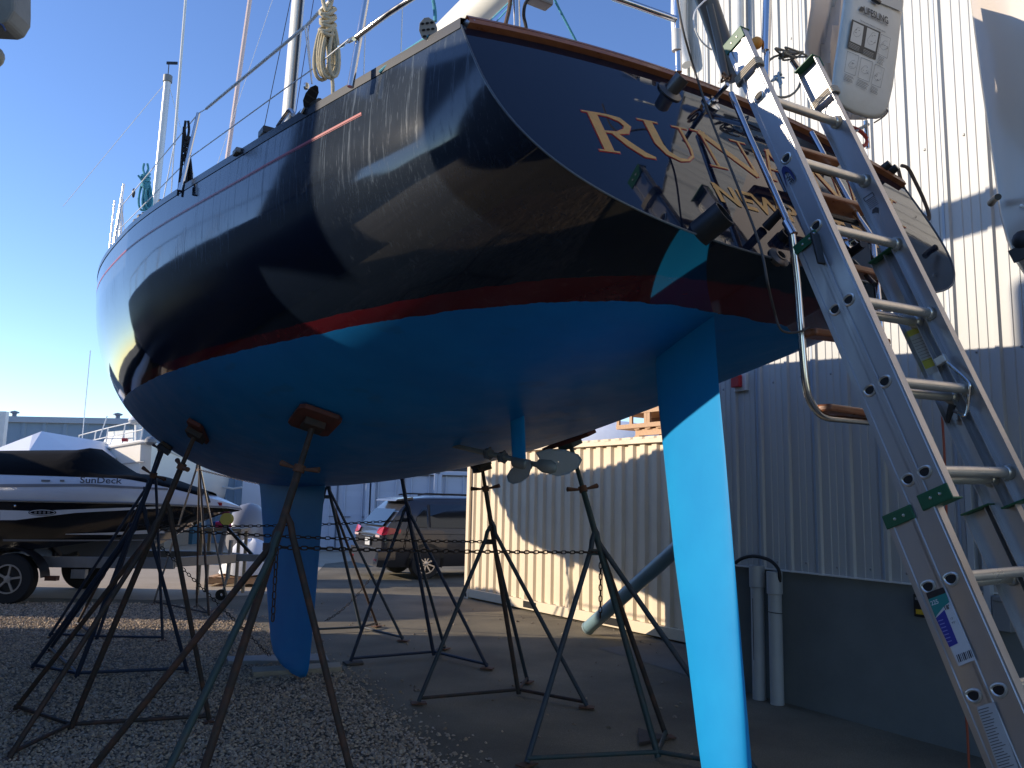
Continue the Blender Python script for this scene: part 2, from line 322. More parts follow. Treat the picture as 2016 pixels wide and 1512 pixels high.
def hullarr(NT=150,NS=56):
    t=np.linspace(0,1,NT)[:,None]; s=np.linspace(0,1,NS)[None,:]
    B=np.maximum(herm(TSb,list(BB)+[0.],t),0); Z=herm([0,.55,1],SS,t); K=herm(TSb,list(KK)+[KK[4]+.45],t)
    m=herm([0,.55,1],[M0,M3,1.3],t); n=herm([0,.55,1],[N0,N3,1.2],t); a=s*np.pi/2
    y=B*np.maximum(np.cos(a),0)**(2/n); y[:,-1]=0; z=Z-(Z-K)*np.sin(a)**(2/m); x=LOA*t+0*s
    x=x-RAKE*(Z-z)*(1-t)**3-.05*np.maximum(0,1-(y/BB[0])**2)*(1-t)**12-1.1*(Z-z)/(Z-K)*t**6
    return x,y,z
HX,HY,HZ=hullarr()
HWP=np.stack([PX0+AX.x*HX+PORT.x*HY,PY0+AX.y*HX+PORT.y*HY,HZ],-1); HWS=np.stack([PX0+AX.x*HX-PORT.x*HY,PY0+AX.y*HX-PORT.y*HY,HZ],-1)
def hull_at(P,side=None):
    best=None
    for A in ([HWP] if side=='p' else [HWS] if side=='s' else [HWP,HWS]):
        d=((A-np.array(P))**2).sum(-1); i,j=np.unravel_index(d.argmin(),d.shape)
        if best is None or d[i,j]<best[0]:
            i2=min(max(i,1),A.shape[0]-2); j2=min(max(j,1),A.shape[1]-2)
            n=Vector(A[i2+1,j2]-A[i2-1,j2]).cross(Vector(A[i2,j2+1]-A[i2,j2-1])).normalized()
            c=BW(float(HX[i2,0]),0,3.0); 
            if n.dot(Vector(A[i2,j2])-c)<0: n=-n
            best=(d[i,j],Vector(A[i,j]),n)
    return best[1],best[2]
def sheer(xb,side=1,dz=0.,dy=0.):
    i=np.searchsorted(HX[:,0],xb); i=min(max(i,1),len(HX)-1); u=(xb-HX[i-1,0])/(HX[i,0]-HX[i-1,0])
    y=HY[i-1,0]*(1-u)+HY[i,0]*u; z=HZ[i-1,0]*(1-u)+HZ[i,0]*u
    return BW(xb,side*(y+dy),z+dz)
def hull_mat():
    m=bpy.data.materials.new('navy_topsides'); m.use_nodes=True; t=m.node_tree; b=t.nodes['Principled BSDF']; N=t.nodes.new; L=t.links.new
    tc=N('ShaderNodeTexCoord')
    def mp(rot,scl):
        q=N('ShaderNodeMapping'); q.inputs['Rotation'].default_value=(0,0,rot); q.inputs['Scale'].default_value=scl; L(tc.outputs['Object'],q.inputs[0]); return q.outputs[0]
    def noise(v,s,d=5,r=.6):
        q=N('ShaderNodeTexNoise'); q.inputs['Scale'].default_value=s; q.inputs['Detail'].default_value=d; q.inputs['Roughness'].default_value=r; L(v,q.inputs[0]); return q.outputs[0]
    def mr(v,a,b_,c,d,cl=True):
        q=N('ShaderNodeMapRange'); q.clamp=cl
        for i,x in enumerate((a,b_,c,d)): q.inputs[i+1].default_value=x
        L(v,q.inputs[0]); return q.outputs[0]
    def math_(op,a,b_):
        q=N('ShaderNodeMath'); q.operation=op
        for i,x in enumerate((a,b_)):
            if isinstance(x,(int,float)): q.inputs[i].default_value=x
            else: L(x,q.inputs[i])
        return q.outputs[0]
    def mix(f,a,b_):
        q=N('ShaderNodeMixRGB')
        for i,x in enumerate((f,a,b_)):
            if isinstance(x,(tuple,)): q.inputs[i].default_value=(*x,1)
            elif isinstance(x,(int,float)): q.inputs[i].default_value=x
            else: L(x,q.inputs[i])
        return q.outputs[0]
    sep=N('ShaderNodeSeparateXYZ'); L(tc.outputs['Object'],sep.inputs[0]); z=sep.outputs[2]
    w=noise(mp(0,(1,1,1)),6,3); zz=math_('ADD',z,mr(w,.3,.7,-.004,.004))
    inred=math_('MULTIPLY',math_('GREATER_THAN',zz,Z1),math_('LESS_THAN',zz,Z2)); inblue=math_('LESS_THAN',zz,Z1)
    # run-off streaks: fine along the hull, long in height
    st=noise(mp(-PSI,(1,1,.035)),38,6,.75); st2=noise(mp(-PSI,(1,1,.06)),150,2)
    patch=noise(mp(0,(1,1,1)),1.1,4)
    # streaks vary with noise patches; dust thins out towards the bottom
    streak=math_('MULTIPLY',mr(st,.54,.70,0,1),mr(patch,.40,.60,.25,1)); thin=math_('MULTIPLY',mr(st2,.66,.72,0,.6),mr(patch,.4,.6,.1,1))
    high=mr(z,2.9,3.25,.12,1)
    dust=math_('MULTIPLY',math_('ADD',math_('ADD',math_('MULTIPLY',streak,1.0),math_('MULTIPLY',thin,1.3)),mr(patch,.3,.7,.10,.35)),high)
    dust=math_('MINIMUM',dust,.9)
    navy=mix(math_('MULTIPLY',dust,.55),(.0045,.0085,.018),(.20,.25,.31))
    blue=mix(mr(noise(mp(0,(1,1,1)),2.2,6),.35,.7,0,1),(.005,.175,.49),(.008,.215,.57))
    scr=mr(noise(mp(0,(.6,.6,2.5)),4,4),.62,.68,0,.25); blue=mix(scr,blue,(.03,.10,.20))
    red=mix(mr(noise(mp(0,(1,1,1)),18,5),.58,.70,0,.25),(.095,.008,.012),(.19,.07,.065))
    c=mix(inblue,mix(inred,navy,red),blue); L(c,b.inputs['Base Color'])
    ro=mix(inblue,math_('ADD',math_('MULTIPLY',dust,.14),mr(patch,.3,.7,.03,.06)),mr(w,.3,.7,.42,.55)); 
    ro2=N('ShaderNodeSeparateColor'); L(ro,ro2.inputs[0]); L(ro2.outputs[0],b.inputs['Roughness'])
    sp=math_('MULTIPLY',mr(inblue,0,1,.62,.22),mr(dust,0,.6,1,.25)); L(sp,b.inputs['Specular IOR Level'])
    bp=N('ShaderNodeBump'); bp.inputs['Distance'].default_value=.0012; L(noise(mp(0,(1,1,1)),2.2,1),bp.inputs['Height']); bp.inputs['Strength'].default_value=1; L(bp.outputs[0],b.inputs['Normal'])
    return m
boat=thing('sailboat',BW(0,0,0),'large navy blue sailboat with bright blue bottom, standing high on jack stands','sailboat')
hm=hull_mat(); HMAT=hm
m=MB(); 
rows=[[Vector(HWP[i,j]) for j in range(HX.shape[1])]+[Vector(HWS[i,j]) for j in range(HX.shape[1]-2,-1,-1)] for i in range(HX.shape[0])]
m.grid(rows); hull=m.build('hull',hm,boat,smooth=True,auto=180)
CAM_T=.15
# material uses world height: the hull object sits at the boat origin (z=0)
# transom
upv=(AX*RAKE+UP).normalized(); TN=STB.cross(upv).normalized(); TO=BW(0,0,SS[0])
def TP(px,py,off=0):
    q=PL(px,py,TO,TN,off+.02); u=(q-TO).dot(STB); return PL(px,py,TO,TN,off+.95*.05*max(0,1-(u/BB[0])**2)*.87)
BULGE=.05
def bul(u,v=0): return BULGE*max(0,1-(u/BB[0])**2)
def TUV(u,v,off=0): return TO+STB*u+upv*v+TN*off-AX*bul(u)
def crown(u,B=BB[0]): return CAM_T*max(0,1-(u/B)**2)
m=MB(); bot=[Vector(HWP[0,j]) for j in range(HX.shape[1])]+[Vector(HWS[0,j]) for j in range(HX.shape[1]-2,-1,-1)]
uu=[(q-TO).dot(STB) for q in bot]; top=[TUV(u,crown(u)) for u in uu]
m.grid([[b_*(1-k/6)+t_*(k/6) for k in range(7)] for b_,t_ in zip(bot,top)])
tm=mat('navy_transom',(.0045,.0075,.017),.035,spec=.4,rvar=.015,scale=2,bump=.0006,bscale=2.2)
m.build('transom',tm,boat,smooth=True,auto=180)
# a fine hairline where transom meets the topsides
m=MB(); m.tube([q+TN*.001 for q in bot],.004,n=6); m.build('transom_edge',mat('worn_edge',(.06,.075,.09),.35),boat,smooth=True)
# deck
deck=mat('deck_gelcoat',(.62,.60,.55),.55)
m=MB(); rows=[]
for i in range(0,150,3):
    rows.append([BW(float(HX[i,0]),float(HY[i,0])*q,float(HZ[i,0])-.012+(CAM_T*(1-.6*(i/150)))*(1-q*q)*(1 if i else 1)) for q in [1-.125*k for k in range(17)]])
m.grid(rows); m.build('deck',deck,boat,smooth=True)
# teak rail on the transom and dark toe rail on the sheer
m=MB(); N_=40; B0=BB[0]
for lay,(o,h,wd) in enumerate(((.018,.018,.030),(.018,.044,.034))):
    pass
rows=[]
for k in range(N_+1):
    u=-B0*.985+2*B0*.985*k/N_; c=crown(u,B0)
    rows.append([TUV(u,c+a,b_) for a,b_ in ((-.012,.006),(-.012,.026),(.012,.028),(.013,.020),(.016,.020),(.017,.028),(.036,.024),(.036,-.05),(-.0,-.05))])
m.grid(rows,closev=True); m.build('teak_rail',teak,boat,smooth=True,auto=30)
for side,nm in ((1,'toe_rail'),(-1,'toe_rail')):
    m=MB(); rows=[]
    for i in range(0,148,2):
        q=BW(float(HX[i,0]),side*float(HY[i,0]),float(HZ[i,0])); inn=PORT*(-side)
        rows.append([q+inn*-.004+UP*-.01,q+inn*-.004+UP*.03,q+inn*.02+UP*.034,q+inn*.03+UP*.0])
    m.grid(rows); m.build(nm,mat('dark_toe_rail',(.02,.025,.035),.25,.4),boat,smooth=True)
# aluminium corner caps at the quarters
for side in (-1,1):
    q=TUV(side*B0*.97,.01,.0)
    m=MB(); m.ball(q+UP*.012,(.03,.022,.018),12); m.build('corner_cap',alu,boat,smooth=True)
# cove stripe : two thin red lines a hand below the sheer
for side in (1,-1):
    rows=[]; rows2=[]
    for i in range(8,146):
        zt=float(HZ[i,0])-.150; A=HWP if side==1 else HWS
        def pt(zq):
            zs=HZ[i]; j=int(np.searchsorted(-zs,-zq)); j=max(1,j); u=(zs[j-1]-zq)/(zs[j-1]-zs[j]+1e-9); return Vector(A[i,j-1]*(1-u)+A[i,j]*u)
        o=PORT*side*.0018
        if i==8: 
            a0=pt(zt-.012)+o; rows.append([a0,a0])
        rows.append([pt(zt+.002)+o,pt(zt-.009)+o]); rows2.append([pt(zt-.013)+o,pt(zt-.0155)+o])
    m=MB(); m.grid(rows); m.grid(rows2); m.build('cove_stripe',mat('cove_red',(.33,.012,.022),.35),boat)
# keel and rudder
def foil(n=14,bl=0.):
    out=[]
    for k in range(n+1):
        x=.5*(1-math.cos(math.pi*k/n)); naca=5*.2*(.2969*math.sqrt(x)-.126*x-.3516*x*x+.2843*x**3-.1015*x**4)*1.0
        ell=.5*math.sqrt(max(0,1-(2*x-1)**2)); out.append((x,naca*(1-bl)+ell*bl))
    return out
def foilmesh(stations,rot=0,pivot=0):
    m=MB(); rows=[]
    for (z,le,te,th,bl,ph) in stations:
        f=foil(16,bl); c=le-te; ring=[]
        for x,y in f: ring.append((le-c*x, y*th))
        for x,y in reversed(f[1:-1]): ring.append((le-c*x,-y*th))
        rr=[]
        for (x,y) in ring:
            dx=x-(te+c*.75); rr.append(BW(te+c*.75+dx*math.cos(ph)-y*math.sin(ph), dx*math.sin(ph)+y*math.cos(ph), z))
        rows.append(rr)
    m.grid(rows,closev=True); n=len(rows[0]); m.f.append(tuple(range(n))); m.mi.append(0); m.f.append(tuple((len(rows)-1)*n+k for k in range(n))); m.mi.append(0); return m
bott=mat('blue_bottom_paint',(.006,.235,.56),.5,col2=(.010,.30,.64),scale=2.4,spec=.25,bump=.0006,bscale=14,contrast=(.38,.68))
keel=foilmesh([(1.98,7.5,4.75,.50,0,0),(1.90,7.26,4.93,.34,0,0),(1.84,7.14,5.0,.27,0,0),(1.7,7.07,5.02,.25,0,0),(.93,6.72,5.09,.22,0,0),(.5,6.53,5.14,.20,0,0),(.25,6.40,5.17,.19,0,0),(.14,6.28,5.20,.18,.2,0),(.075,6.05,5.26,.15,.3,0),(.045,5.8,5.36,.09,.4,0)])
keel.build('keel',bott,boat,smooth=True,auto=70)
sw=0.0
PHI=-.27; _st=[]
for z,le,te,th_,bl_r in ((2.64,.50,-.01,.07,0),(2.42,.515,-.03,.085,0),(2.24,.50,-.045,.10,.05),(1.96,.455,-.07,.115,.12),(1.5,.385,-.105,.125,.3),(1.1,.30,-.125,.135,.5),(.73,.225,-.14,.14,.75),(.48,.17,-.14,.12,.9),(.38,.06,-.15,.06,1)):
    c_=(le-te)/math.cos(PHI); q_=te+.75*c_*math.cos(PHI); _st.append((z,q_+.25*c_,q_-.75*c_,th_,bl_r,PHI))
rud=foilmesh(_st)
rud.build('rudder',bott,boat,smooth=True,auto=70)
# shaft, strut, two bladed folding propeller
bz=mat('antifouled_bronze',(.24,.25,.23),.55,.25,col2=(.33,.33,.30),scale=9,bump=.0006)
def CP(px,py,off=0): return PL(px,py,BO,PORT,off)
s0=CP(905,880);s1=CP(1062,916); hub=CP(1078,917); sd=(s1-s0).normalized()
MB().tube([s0+(s0-s1)*.3,s0,s1],.016,n=12).build('propeller_shaft',bz,boat,smooth=True)
for px,py in ((962,893),(990,900)):
    m=MB(); c=CP(px,py); m.tube([c-sd*.018,c+sd*.018],.034,n=10)
    for a in range(5):
        k=sd.orthogonal().normalized(); k.rotate(Matrix.Rotation(a*1.256,3,sd)); m.ball(c+k*.034,.011,6)
    m.build('shaft_anode',mat('zinc',(.10,.11,.12),.7,.3),boat,smooth=True)
st_t=CP(1018,820); st_b=CP(1022,905)
m=MB(); rows=[]
for q,ln,th in ((st_t+UP*.1,.17,.03),(st_t,.16,.026),(st_b,.15,.022)):
    rows.append([q+AX*(ln*.5*math.cos(a))+PORT*(th*.5*math.sin(a)) for a in [k*math.pi/8 for k in range(16)]])
m.grid(rows,closev=True); m.build('shaft_strut',bott,boat,smooth=True)
m=MB(); c=CP(1024,912); m.tube([c-sd*.07,c-sd*.05,c+sd*.09,c+sd*.10],[.022,.034,.034,.024],n=14); m.build('strut_bearing',bz,boat,smooth=True)
prop=thing('propeller',hub,None,None); prop.parent=boat; prop.location=hub-BW(0,0,0)
MBx=MB(); MBx.tube([hub-sd*.07,hub-sd*.03,hub+sd*.05,hub+sd*.09,hub+sd*.10],[.034,.044,.042,.026,.01],n=16)
MBx.build('hub',bz,prop,smooth=True)
def blade(tip,root,chord,wn,mirror=1):
    a=(tip-root); L_=a.length; a.normalize(); wdt=a.cross(wn).normalized(); nn=wdt.cross(a)
    m=MB(); rows=[]
    for k in range(13):
        u=k/12; wv=chord*(.42+.9*u-.25*u*u)*math.sqrt(max(0,1-u**5.0))*(1 if u>0 else 1); tw=.25*(1-u)
        cc=root+a*(L_*u); row=[]
        for s_ in (-1,-.6,-.2,.2,.6,1): row.append(cc+wdt*(s_*wv*.5)+nn*(s_*wv*.5*tw)+nn*.004*(1-s_*s_))
        for s_ in (.6,.2,-.2,-.6): row.append(cc+wdt*(s_*wv*.5)+nn*(s_*wv*.5*tw)-nn*.004*(1-s_*s_))
        rows.append(row)
    m.grid(rows,closev=True); return m
vw=(CAM-hub).normalized()
bzl=mat('pale_propeller_bronze',(.40,.41,.38),.5,.1,col2=(.50,.50,.46),scale=9,bump=.0006)
for outl,root,tw in (([(455,272),(462,310),(447,350),(400,375),(345,384),(310,372),(301,345),(320,318),(360,293),(410,268)],(455,290),.05),([(481,238),(530,221),(590,224),(637,245),(650,270),(637,305),(600,336),(560,348),(525,336),(508,300),(493,265)],(505,290),-.05)):
    pts=[CP(860+x*.425,790+y*.425,0) for x,y in outl]; c=sum(pts,Vector())/len(pts); rt_=CP(860+root[0]*.425,790+root[1]*.425,0); rows=[]
    for o in (-1,1):
        for f in ((0.02,.5,.85,1.) if o==-1 else (1.,.85,.5,.02)): rows.append([c+(q-c)*f+PORT*((q-c).dot(sd)*tw*4*f)+vw*(o*.006*(1-f**3))*-1 for q in pts])
    m=MB(); m.grid(rows,closev=True); m.build('blade',bzl,prop,smooth=True,auto=180)
# grounding strap hole / small hook ahead of the rudder
MB().tube([CP(1302,680),CP(1280,690),CP(1276,694),CP(1282,702)],.006,n=6).build('skeg_fitting',mat('dark_fitting',(.02,.02,.02),.5),boat,smooth=True)
MB().tube([TO*0+CP(1400,588),CP(1300,672)],.006,n=6).build('rudder_gap_seal',MATS['dark_fitting'],boat)
# name on the transom
def letters(spec,base,h,mat_main,mat_out,name):
    mg=MB(); mo=MB(); cnt=[0]
    def frame(u,v):   # arch follows the crown of the deck
        return TUV(u,v)
    def ribbon(pts,u0,wd,vb,M,ex,offb,tilt):
        # pts: (x,y,w) in unit letter space
        cnt[0]+=1; off=offb+cnt[0]*.00004
        L_=[];R_=[]
        for i,(x,y,w_) in enumerate(pts):
            a=pts[max(0,i-1)];b_=pts[min(len(pts)-1,i+1)]; dx=(b_[0]-a[0])*wd;dy=(b_[1]-a[1])*h; l=math.hypot(dx,dy) or 1; nx,ny=-dy/l,dx/l
            w2=w_*h/2+ex; X=x*wd;Y=y*h
            if i==0: X-=dx/l*ex;Y-=dy/l*ex
            if i==len(pts)-1: X+=dx/l*ex;Y+=dy/l*ex
            for sg,lst in ((1,L_),(-1,R_)):
                xx=X+nx*w2*sg; yy=Y+ny*w2*sg
                lst.append(TUV(u0+xx,vb+(xx-wd/2)*tilt+yy,off))
        M.grid([L_,R_])
    K=.205;t_=.06
    def ser(x,y,w_=.26): return [(x-w_/2,y,.035),(x+w_/2,y,.035)]
    GL={
     'R':[[(.18,0,K),(.18,1,K)],ser(.18,.985,.36),ser(.18,.015,.36),[(.2,.97,.04),(.45,.965,.07),(.66,.90,.13),(.76,.75,.17),(.68,.6,.14),(.5,.525,.07),(.2,.51,.04)],[(.42,.52,.12),(.62,.26,.17),(.84,.04,.15),(1.02,-.01,.05)]],
     'U':[[(.18,1,K),(.18,.38,K),(.26,.16,.15),(.45,.03,.09),(.62,.06,.05),(.76,.2,.05),(.8,.4,t_),(.8,1,t_)],ser(.18,.985,.38),ser(.8,.985,.30)],
     'N':[[(.14,0,t_),(.14,1,t_)],[(.12,.98,.16),(.86,.02,.16)],[(.86,0,t_),(.86,1,t_)],ser(.1,.985,.26),ser(.14,.015,.30),ser(.86,.985,.30)],
     'A':[[(.06,0,t_),(.48,1,t_)],[(.48,1,K),(.90,0,K)],[(.22,.36,.045),(.74,.36,.045)],ser(.08,.015,.26),ser(.9,.015,.34)],
     'W':[[(.06,1,.16),(.32,0,.16)],[(.32,0,t_),(.5,1,t_)],[(.48,1,.16),(.72,0,.16)],[(.72,0,t_),(.94,1,t_)],ser(.07,.985,.2),ser(.49,.985,.18),ser(.94,.985,.17)],
     'Y':[[(.08,1,K),(.5,.46,.16)],[(.5,.46,t_),(.92,1,t_)],[(.5,.5,K),(.5,0,K)],ser(.09,.985,.30),ser(.92,.985,.26),ser(.5,.015,.36)]}
    for ch,u0,u1 in spec:
        u0-=.05;u1-=.045
        um=(u0+u1)/2; vb=base-.085*(um-.45)**2; tilt=-.15*(um-.45)
        for st in GL[ch]:
            ribbon(st,u0,u1-u0,vb,mo,.0038,.0008,tilt)
    cnt[0]=0
    for ch,u0,u1 in spec:
        u0-=.05;u1-=.045
        um=(u0+u1)/2; vb=base-.085*(um-.45)**2; tilt=-.15*(um-.45)
        for st in GL[ch]:
            ribbon(st,u0,u1-u0,vb,mg,0,.0030,tilt)
    mo.build(name+'_outline',mat_out,boat); return mg.build(name,mat_main,boat)
letters([('R',-.925,-.655),('U',-.635,-.35),('N',-.325,.0),('A',0.03,.29),('W',.27,.65),('A',.64,.90),('Y',.86,1.14)],-.400,.228,gold,redp,'name_lettering')
def text_mesh(s,size,O,ex,ey,depth=.002,bold=0.,shear=0.,align='LEFT',sx=1.):
    cu=bpy.data.curves.new('t','FONT'); cu.body=s; cu.size=size; cu.extrude=0; cu.offset=bold; cu.shear=shear; cu.align_x=align; cu.resolution_u=3
    ob=bpy.data.objects.new('t',cu); COL.objects.link(ob); dg=bpy.context.evaluated_depsgraph_get(); me=bpy.data.meshes.new_from_object(ob.evaluated_get(dg))
    ez=ex.cross(ey).normalized(); m=MB(); m.add([O+ex*(v.co.x*sx)+ey*v.co.y+ez*depth for v in me.vertices],[tuple(p.vertices) for p in me.polygons])
    bpy.data.objects.remove(ob); bpy.data.meshes.remove(me); bpy.data.curves.remove(cu); return m
_m=text_mesh('NEWPORT R.I.',.152,TUV(-.45,-.675),STB,upv,.0025,bold=.0035,sx=1.12)
_m.v=[v-AX*(bul((v-TO).dot(STB))-bul(-.45)) for v in _m.v]
_m.build('hailing_port_lettering',gold,boat)
# transom fittings
dk=mat('dark_rubber_hose',(.012,.012,.013),.45); sst=chrome
def stub(px,py,r,L_,d,mt=None,flange=True,name='exhaust_outlet',wall=.008):
    c=TP(px,py,.002); d=Vector(d).normalized(); m=MB()
    if flange: m.lathe(c,TN,[(r*1.75,0),(r*1.75,.006),(r*1.2,.014),(r,.016)],n=24)
    m.lathe(c-d*.02,d,[(r,0),(r,L_),(r-wall,L_),(r-wall,.01),(0,.01)],n=24)
    m.build(name,mt or sst,boat,smooth=True,auto=40)
dn=(TN*1+UP*-.15).normalized()
stub(1318,182,.034,.10,(TN*1.0+UP*.25+STB*.3),mat('dark_steel_pipe',(.12,.11,.10),.35,.7))
stub(1383,455,.050,.12,(TN*1.0+STB*.30+UP*.05),dk,flange=False)
stub(1541,470,.028,.05,TN,dk,name='drain_outlet',flange=False)
stub(1532,508,.026,.04,TN,MATS['dark_steel_pipe'],name='drain_outlet')
stub(1672,480,.026,.06,TN-UP*.2,sst,name='drain_outlet')
m=MB(); c=TP(1399,205,.004); m.lathe(c,TN,[(.045,0),(.045,.008),(.02,.012),(.02,.03),(0,.03)],n=20); m.build('hinge_pad',sst,boat,smooth=True)
MB().tube([c+TN*.02,TP(1415,185,.10),TP(1433,166,.16)],.010,n=8).build('hinge_arm',sst,boat,smooth=True)
for px,py in ((1733,337),(1747,344)):
    c=TP(px,py,.0); MB().tube([c,c+TN*.06+STB*.01],[.024,.021],n=14).build('rubber_snubber',blackp,boat,smooth=True)
# ------------------------------------------------------------ jack stands
def stand(top,feet,cols,pad,label,side,hang=.42,hr=.019,padsize=(.34,.26),legs=None,handle_ang=.4,no_pad=False,padthick=.03):
    C=Vector(feet['C'])
    P,n=hull_at(top,side)
    th=thing('jack_stand',(C.x,C.y,0),label,'boat stand','jack stands holding up the blue hull')
    # pad lying against the hull
    ax=AX-n*AX.dot(n); ax.normalize(); ay=n.cross(ax)
    rot=Matrix.Rotation(handle_ang*.5,3,n); ax=rot@ax; ay=rot@ay
    c=P+n*(padthick/2+.006)
    m=MB(); w_,h_=padsize; k=.22
    poly=[(-w_/2,-h_/2*(1-k)),(-w_/2*(1-k),-h_/2),(w_/2*(1-k),-h_/2),(w_/2,-h_/2*(1-k)),(w_/2,h_/2*(1-k)),(w_/2*(1-k),h_/2),(-w_/2*(1-k),h_/2),(-w_/2,h_/2*(1-k))]
    m.prism([c+ax*a+ay*b-n*padthick/2 for a,b in poly],n*padthick)
    m.build('pad',pad,th,bevel=.004)
    m=MB(); m.box(c+n*.035,(.15,.13,.045),(ax,ay,n)); m.build('pad_bracket',cols[0],th,bevel=.004)
    t0=c+n*.05; J=t0.lerp(C+UP*.03,.0); L=(C-t0)
    dirp=(C+UP*.02-t0)
    zj=hang; Pn=lambda z: t0+dirp*((t0.z-z)/(t0.z-.02))
    zh=t0.z-zj          # handle nut height
    m=MB(); m.tube([t0,Pn(zh-.05)],hr*.78,n=10); m.build('screw_post',cols[0],th,smooth=True)
    # handle nut with two arms
    hd=dirp.normalized(); a1=hd.cross(CF).normalized(); a1.rotate(Matrix.Rotation(handle_ang,3,hd)); q=Pn(zh)
    m=MB(); m.tube([q-hd*.02,q+hd*.025],hr*1.5,n=10); 
    for sg in (-1,1):
        e=q+a1*sg*.135-hd*.012; m.tube([q+a1*sg*.02,q+a1*sg*.05,e],[.009,.010,.019],n=8)
    m.build('handle_nut',rust,th,smooth=True)
    m=MB(); m.tube([Pn(zh-.03),C+UP*.02],hr,n=12); m.build('centre_post',cols[0],th,smooth=True)
    zjn=zh-.27; i=0
    for k,q in feet.items():
        if k=='C': continue
        F=Vector(q); F.z=.03; i+=1; z0=zjn-.05*(i%3); A=Pn(z0); out=(F-A); hz=Vector((out.x,out.y,0)).normalized()
        K=A+hz*.05-UP*.13
        m=MB(); m.tube([A,A.lerp(K,.5)+hz*.012,K,F],hr*.86,n=10); m.build('leg',cols[1+(i%2)] if len(cols)>2 else cols[-1],th,smooth=True)
        m=MB(); fz=math.atan2(out.y,out.x); d1=Vector((math.cos(fz),math.sin(fz),0)); d2=Vector((-d1.y,d1.x,0)); m.box((F.x,F.y,.017),(.13,.09,.010),(d1,d2,UP)); m.build('foot_plate',rust,th)
        m=MB(); m.tube([Vector((C.x,C.y,.055)),Vector((F.x,F.y,.055))],hr*.7,n=8); m.build('base_bar',cols[0],th,smooth=True)
    # gusset with slotted ear that takes the chain
    keys=[k for k in feet if k!='C']; F=Vector(feet[keys[0]]); zg=zjn-.20; A=Pn(zjn-.05); gl=A+(Vector((F.x,F.y,.03))-A)*((A.z-zg)/(A.z-.03))
    gp_=Pn(zg); m=MB(); m.bar(gl,gp_,.008,.045); m.build('chain_ear',cols[0],th)
    return Pn(zg)
cR,cB,cG,cS=stand_cols
def gp2(x,y): g=G(x,y); return (g.x,g.y,0)
ears={}
ears['S1']=stand((-1.24,5.16,2.23),{'C':(-1.70,4.78,0),'L':(-2.50,5.15,0),'B':(-1.78,4.2,0),'R':(-.84,5.05,0)},[cR,cG,cR],plyw,'front rust brown jack stand with the largest red pad, left of the keel','p',hang=.25,hr=.024,padsize=(.42,.27),handle_ang=.35)
ears['S2']=stand((-2.38,6.28,2.23),{'C':gp2(138,1441),'L':gp2(29,1404),'B':gp2(17,1501),'R':gp2(411,1424)},[cR,cR,cR],plyw,'dark rusty jack stand under the port bow side with square bar pad','p',hang=.22,hr=.022,padsize=(.40,.13),handle_ang=.9)
ears['S3']=stand((-3.19,7.69,2.2),{'C':gp2(150,1337),'L':gp2(63,1320),'B':gp2(97,1285),'R':gp2(368,1327)},[cB,cB,cB],plyg,'deep blue jack stand just behind the dark rusty one','p',hang=.22,hr=.022,padsize=(.3,.12),handle_ang=.3)
ears['S4']=stand((-4.3,9.9,2.3),{'C':gp2(190,1262),'L':gp2(97,1257),'B':gp2(150,1235),'R':gp2(320,1264)},[cB,cR,cB],plyg,'blue jack stand farthest forward on the near side of the bow','p',hang=.22,hr=.020,padsize=(.3,.12),handle_ang=.5)
ears['A']=stand((-.31,7.45,2.06),{'C':gp2(1021,1370),'L':gp2(824,1388),'B':gp2(1038,1346),'R':gp2(1155,1396)},[cR,cS,cS],plyg,'grey blue jack stand in front of the tan container corner','s',hang=.16,hr=.021,padsize=(.22,.14),handle_ang=.3)
ears['B']=stand((.46,6.5,2.24),{'C':gp2(1296,1497),'L':gp2(1037,1510),'B':(1.2,6.5,0),'R':gp2(1491,1530)},[cG,cR,cS],plyw,'blue green jack stand with long red pad between the propeller and the rudder','s',hang=.33,hr=.023,padsize=(.50,.14),handle_ang=-.5)
ears['C']=stand((-1.18,9.15,1.95),{'C':gp2(854,1293),'L':gp2(690,1307),'B':gp2(875,1280),'R':gp2(959,1319)},[cB,cS,cB],plyg,'dark blue jack stand in front of the minivan','s',hang=.05,hr=.021,padsize=(.2,.12),handle_ang=.1)
ears['D']=stand((-2.3,10.8,1.9),{'C':gp2(711,1243),'L':gp2(575,1250),'B':gp2(742,1235),'R':gp2(793,1264)},[cS,cR,cS],plyg,'grey jack stand close behind the keel fin','s',hang=.08,hr=.020,padsize=(.2,.12),handle_ang=.1)
ears['E']=stand((-4.64,13.0,2.15),{'C':gp2(411,1215),'L':gp2(302,1191),'B':gp2(387,1196),'R':gp2(447,1186)},[cR,cR,chrome],plyg,'thin tall jack stand under the bow near the trailer tongue','s',hang=.10,hr=.018,padsize=(.2,.12),handle_ang=.1)
# plywood foot pads
def slabwood(pts,h,name,label,cat,mt=timber,z=.004,group=None):
    return MB().prism([(q.x,q.y,z) for q in pts],(0,0,h)).build(name,mt,bevel=.004,label=label,cat=cat,group=group)
slabwood([G(1256,1440),G(1318,1458),G(1258,1470)],.025,'plywood_offcut','triangular plywood offcut lying by the blue green jack stand','offcut',plyg)
slabwood([G(674,1306),G(712,1303),G(716,1309),G(683,1312)],.022,'plywood_square','small plywood square under the dark blue jack stand foot','offcut',plyg)
